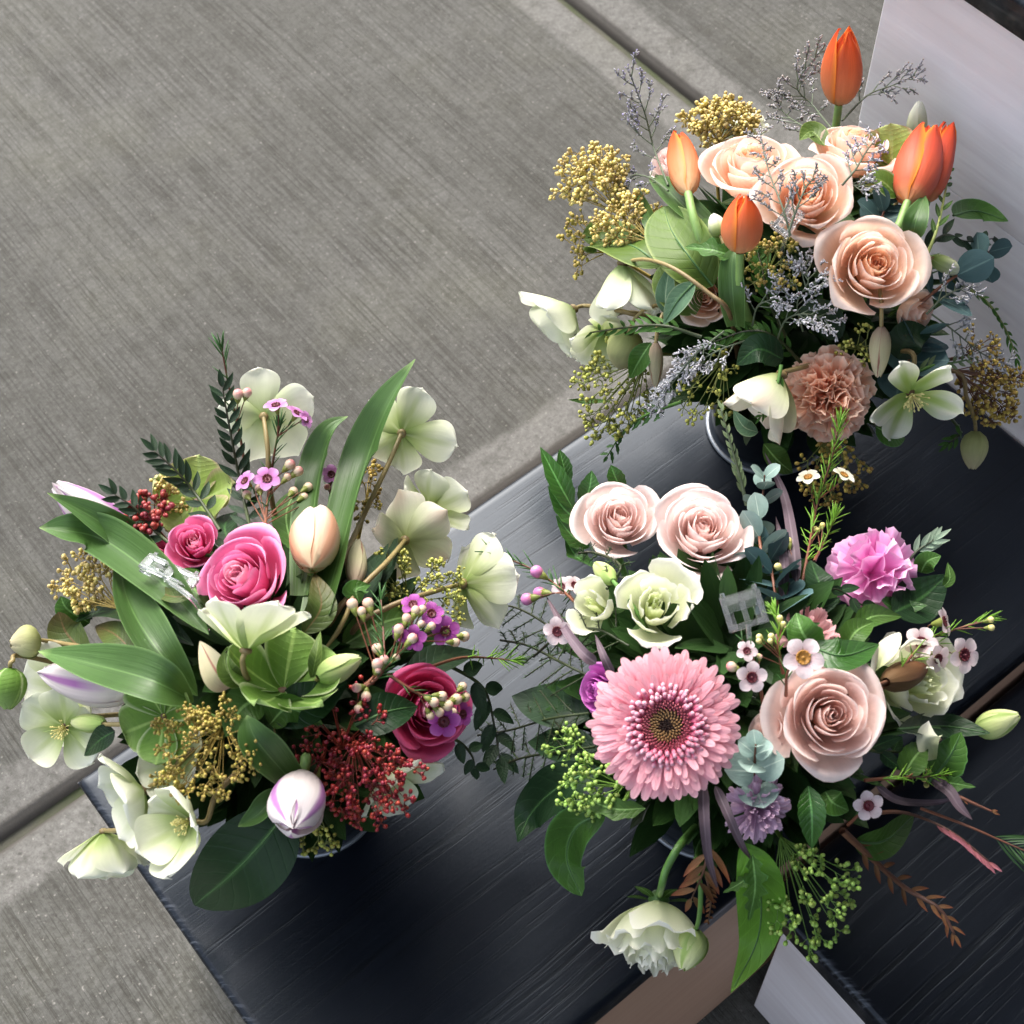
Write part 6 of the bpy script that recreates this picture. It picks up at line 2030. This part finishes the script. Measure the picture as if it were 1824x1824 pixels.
leafy('dark leafy twig lying right behind the largest peach rose', B, ((1620, 470, -.02), (1680, 420, -.01), (1720, 430, -.012), (1770, 425, -.014)), 10, 46, 15, 'leaf_black', 'stem_dark', seed=47, ang=.5, taper=.3, **FR)
leafy('green toothed fern in the shade right of the hellebore', B, ((1690, 740, -.02), (1710, 770, -.012), (1690, 790, -.012)), 10, 28, 9, 'frond_green', 'stem_dark', seed=48, ang=.7, taper=.3, **FR)
leafy('mossy fern mass between carnation and statice', B, ((1440, 660, -.03), (1380, 600, -.014), (1330, 590, -.012), (1270, 610, -.012)), 26, 30, 9, 'frond_green', 'stem_dark', seed=49, ang=.8, taper=.2, **FR)
leafy('fern tuft in the middle gap under the middle tulip', B, ((1400, 600, -.03), (1370, 540, -.014), (1360, 490, -.012), (1350, 450, -.014)), 22, 40, 10, 'frond_green', 'stem_dark', seed=50, ang=.7, taper=.2, **FR)

berries('gold berry cluster furthest left of the far bouquet', B, 1062, 322, 66, 58, (-.4, .4, .9), -.004, 'bead_pale', 'stem_gold', nb=20, ns=4, nu=6, br=3.9, seed=31, foot=(1110, 385, -.02))
berries('gold berry cluster just below the furthest left one', B, 1116, 396, 52, 42, (-.2, .2, 1), .004, 'bead_pale', 'stem_gold', nb=14, ns=4, nu=6, br=3.9, seed=32, foot=(1160, 430, -.02))
berries('half hidden gold berry cluster left of the broad olive leaf', B, 1040, 432, 30, 46, (-.5, .1, .8), -.014, 'bead_gold', 'stem_gold', nb=9, ns=2, nu=5, br=3.9, seed=33, foot=(1080, 450, -.03))
berries('gold berry dome behind the peach roses', B, 1284, 228, 58, 48, (0, .5, .8), -.016, 'bead_pale', 'stem_gold', nb=22, ns=4, nu=6, br=3.9, seed=34)
berries('yellow green berry cluster drooping over the far bench edge', B, 1096, 690, 62, 92, (-.4, -.3, .9), -.006, 'bead_olive', 'stem_olive', nb=24, ns=3, nu=4, br=3.9, seed=35, foot=(1150, 640, -.02), loose=1.2)
berries('loose yellow green berries above the far bucket', B, 1258, 690, 50, 70, (-.1, -.2, 1), -.02, 'bead_olive', 'stem_olive', nb=14, ns=2, nu=4, br=3.6, seed=36, foot=(1290, 640, -.04))
berries('gold berries under the middle orange tulip', B, 1374, 474, 44, 44, (0, .1, 1), -.004, 'bead_gold', 'stem_olive', nb=12, ns=3, nu=4, br=3.9, seed=37)
berries('amber berry cluster between carnation and yellow waxflower', B, 1480, 830, 56, 62, (.0, -.4, .8), -.006, 'bead_amber', 'stem_olive', nb=16, ns=3, nu=4, br=4.0, seed=38, foot=(1480, 770, -.03))
berries('amber berry cluster furthest right of the far bouquet', B, 1758, 700, 58, 62, (.4, -.1, .9), -.006, 'bead_amber', 'stem_brown', nb=20, ns=4, nu=6, br=3.9, seed=39, foot=(1700, 660, -.03))
berries('amber berries in the shade above the furthest right cluster', B, 1736, 630, 34, 36, (.4, .1, .8), -.02, 'bead_amber', 'stem_brown', nb=9, ns=2, nu=4, br=3.6, seed=40)
berries('olive berries in the dark below the statice', B, 1530, 620, 40, 30, (0, -.1, 1), -.02, 'bead_olive', 'stem_olive', nb=9, ns=2, nu=4, br=3.4, seed=41)

statice('tall lilac statice sprig highest on the left', B, ((1190, 330, -.008), (1165, 265, -.006), (1148, 200, -.006), (1118, 122, -.01)), 12, 62, 1, ('calyx_grey', 'floret_lilac'), seed=1)
statice('lilac statice twig crossing the pale pink rose', B, ((1190, 340, .008), (1160, 318, .012), (1130, 312, .012), (1106, 330, .010)), 6, 34, 1, ('calyx_grey', 'floret_lilac'), seed=2)
statice('grey statice sprig left of the tallest tulip', B, ((1490, 240, -.012), (1450, 190, -.010), (1420, 150, -.012), (1470, 80, -.014)), 16, 64, 1, ('calyx_grey', 'floret_brown'), seed=3)
statice('grey statice twigs behind the back peach rose', B, ((1470, 250, -.016), (1430, 225, -.014), (1396, 200, -.014), (1380, 165, -.016)), 10, 46, 1, ('calyx_grey', 'floret_brown'), seed=4)
statice('long grey statice twig reaching over the white box', B, ((1500, 215, -.006), (1545, 170, -.004), (1590, 152, -.004), (1643, 128, -.006)), 9, 44, 1, ('calyx_grey', 'floret_brown'), seed=5)
statice('brown statice sprig standing in front of the middle peach rose', B, ((1408, 420, .030), (1394, 370, .038), (1368, 300, .036), (1352, 225, .03)), 12, 50, 1, ('calyx_grey', 'floret_brown'), seed=6)
statice('brown statice twig over the heart of the middle peach rose', B, ((1406, 410, .034), (1420, 370, .040), (1438, 330, .040), (1462, 310, .038)), 8, 40, 1, ('calyx_grey', 'floret_brown'), seed=7)
statice('grey statice sprig between the middle and back peach roses', B, ((1500, 330, .010), (1525, 300, .018), (1550, 260, .018), (1582, 226, .014)), 11, 42, 1, ('calyx_white', 'floret_lilac'), seed=8)
statice('grey statice row beneath the yellow green hellebore', B, ((1500, 330, .004), (1530, 330, .010), (1560, 322, .010)), 6, 26, 1, ('calyx_white', 'floret_white'), seed=9)
statice('white statice sprig in the dark left of the largest peach rose', B, ((1430, 590, -.02), (1420, 540, .0), (1440, 500, .004), (1430, 470, .0)), 14, 56, 1, ('calyx_white', 'floret_white'), seed=10)
statice('white statice sprig just above the carnation', B, ((1380, 620, -.02), (1400, 570, -.002), (1440, 560, .004), (1490, 575, .002)), 13, 50, 1, ('calyx_white', 'floret_white'), seed=11)
statice('white statice strand dropping towards the far bucket', B, ((1290, 590, -.004), (1240, 630, .010), (1200, 680, .012), (1160, 735, .010)), 16, 34, 1, ('calyx_white', 'floret_white'), seed=12, dens=1.5)
statice('white statice beside the strand over the far bucket', B, ((1350, 600, -.01), (1290, 620, .004), (1250, 640, .006), (1215, 660, .004)), 12, 40, 1, ('calyx_white', 'floret_white'), seed=13)
statice('white statice sprig furthest right, in front of the white box', B, ((1660, 560, -.006), (1700, 590, .004), (1750, 630, .004), (1804, 654, .0)), 13, 54, 1, ('calyx_white', 'floret_white'), seed=14)
statice('white statice twig above the furthest right sprig', B, ((1650, 560, -.01), (1680, 530, .0), (1710, 515, .0), (1744, 508, -.002)), 9, 40, 1, ('calyx_white', 'floret_white'), seed=15)
statice('white statice in the middle below the peach rose stem', B, ((1340, 580, -.01), (1350, 545, .0), (1380, 530, .002), (1400, 500, .0)), 9, 44, 1, ('calyx_white', 'floret_white'), seed=16)

# ---------------------------------------------------------------- clear plastic card picks


def pick(label, b, foot, mid, ctr, xdir, w, h, face, lean=0):
    """a clear moulded card holder: two slotted plates with window frames and pegs on a rod."""
    c = b.at(*ctr)
    s = mpp(c)
    root = thing('card_pick', label, 'card holder', base_of(b, int(ctr[0])), 'clear plastic card picks')
    n = facing(*face)
    X = (CR * xdir[0] + CU * xdir[1])
    X = (X - n * X.dot(n)).normalized()
    Y = n.cross(X)
    M = Matrix.Translation(c - root.location) @ Matrix(((X.x, Y.x, n.x, 0), (X.y, Y.y, n.y, 0), (X.z, Y.z, n.z, 0), (0, 0, 0, 1)))
    W, H = w * s / 2, h * s / 2
    T = .0010
    m = MB()
    for (x0, y0, x1, y1) in ((-W, -H, W, -H * .62), (-W, H * .55, W, H), (-W, -H * .62, -W * .72, H * .55), (W * .72, -H * .62, W, H * .55), (-W * .14, -H * .62, W * .14, H * .55)):
        m.box((x0 + .00005, y0 + .00005, -T), (x1 - .00005, y1 - .00005, T))
    bevel(m.build('front_plate', MP, root, M, smooth=False), .0003, 2)
    m = MB()
    m.box((-W * .96, H * .1, -T * 5), (W * .96, H * 1.12, -T * 2.6))
    m.box((-W * .96, -H * .9, -T * 5), (-W * .5, H * .098, -T * 2.6))
    m.box((W * .5, -H * .9, -T * 5), (W * .96, H * .098, -T * 2.6))
    bevel(m.build('back_plate', MP, root, M, smooth=False), .0003, 2)
    for sx in (-1, 1):
        k = MB()
        k.box((sx * W * .80 - .0012, H * .98, -T * 4.5), (sx * W * .80 + .0012, H * 1.32, T * 1.5))
        bevel(k.build('peg', MP, root, M, smooth=False), .0004, 2)
    k = MB()
    p0 = M @ V((0, -H * .8, -T * 1.8)) + root.location
    pts = spline([p0, b.at(*mid), b.at(*foot)], 14)
    k.tube([q - root.location for q in pts], .0016, 8)
    k.build('rod', MP, root)
    return root


pick('clear plastic card pick tilted beside the magenta roses', BL, (372, 1120, -.02), (345, 1070, .018), (302, 1018, .026), (.78, -.52), 104, 40, (.25, .75, .6))
pick('clear plastic card pick with two windows behind the waxflower', BR, (1345, 1240, -.03), (1336, 1150, .008), (1326, 1088, .022), (.95, .28), 74, 62, (0, .1, 1))
pick('small clear card pick lying under statice on the peach rose', BT, (1390, 470, -.02), (1398, 430, .012), (1404, 392, .022), (.6, .75), 54, 34, (-.2, .3, 1))
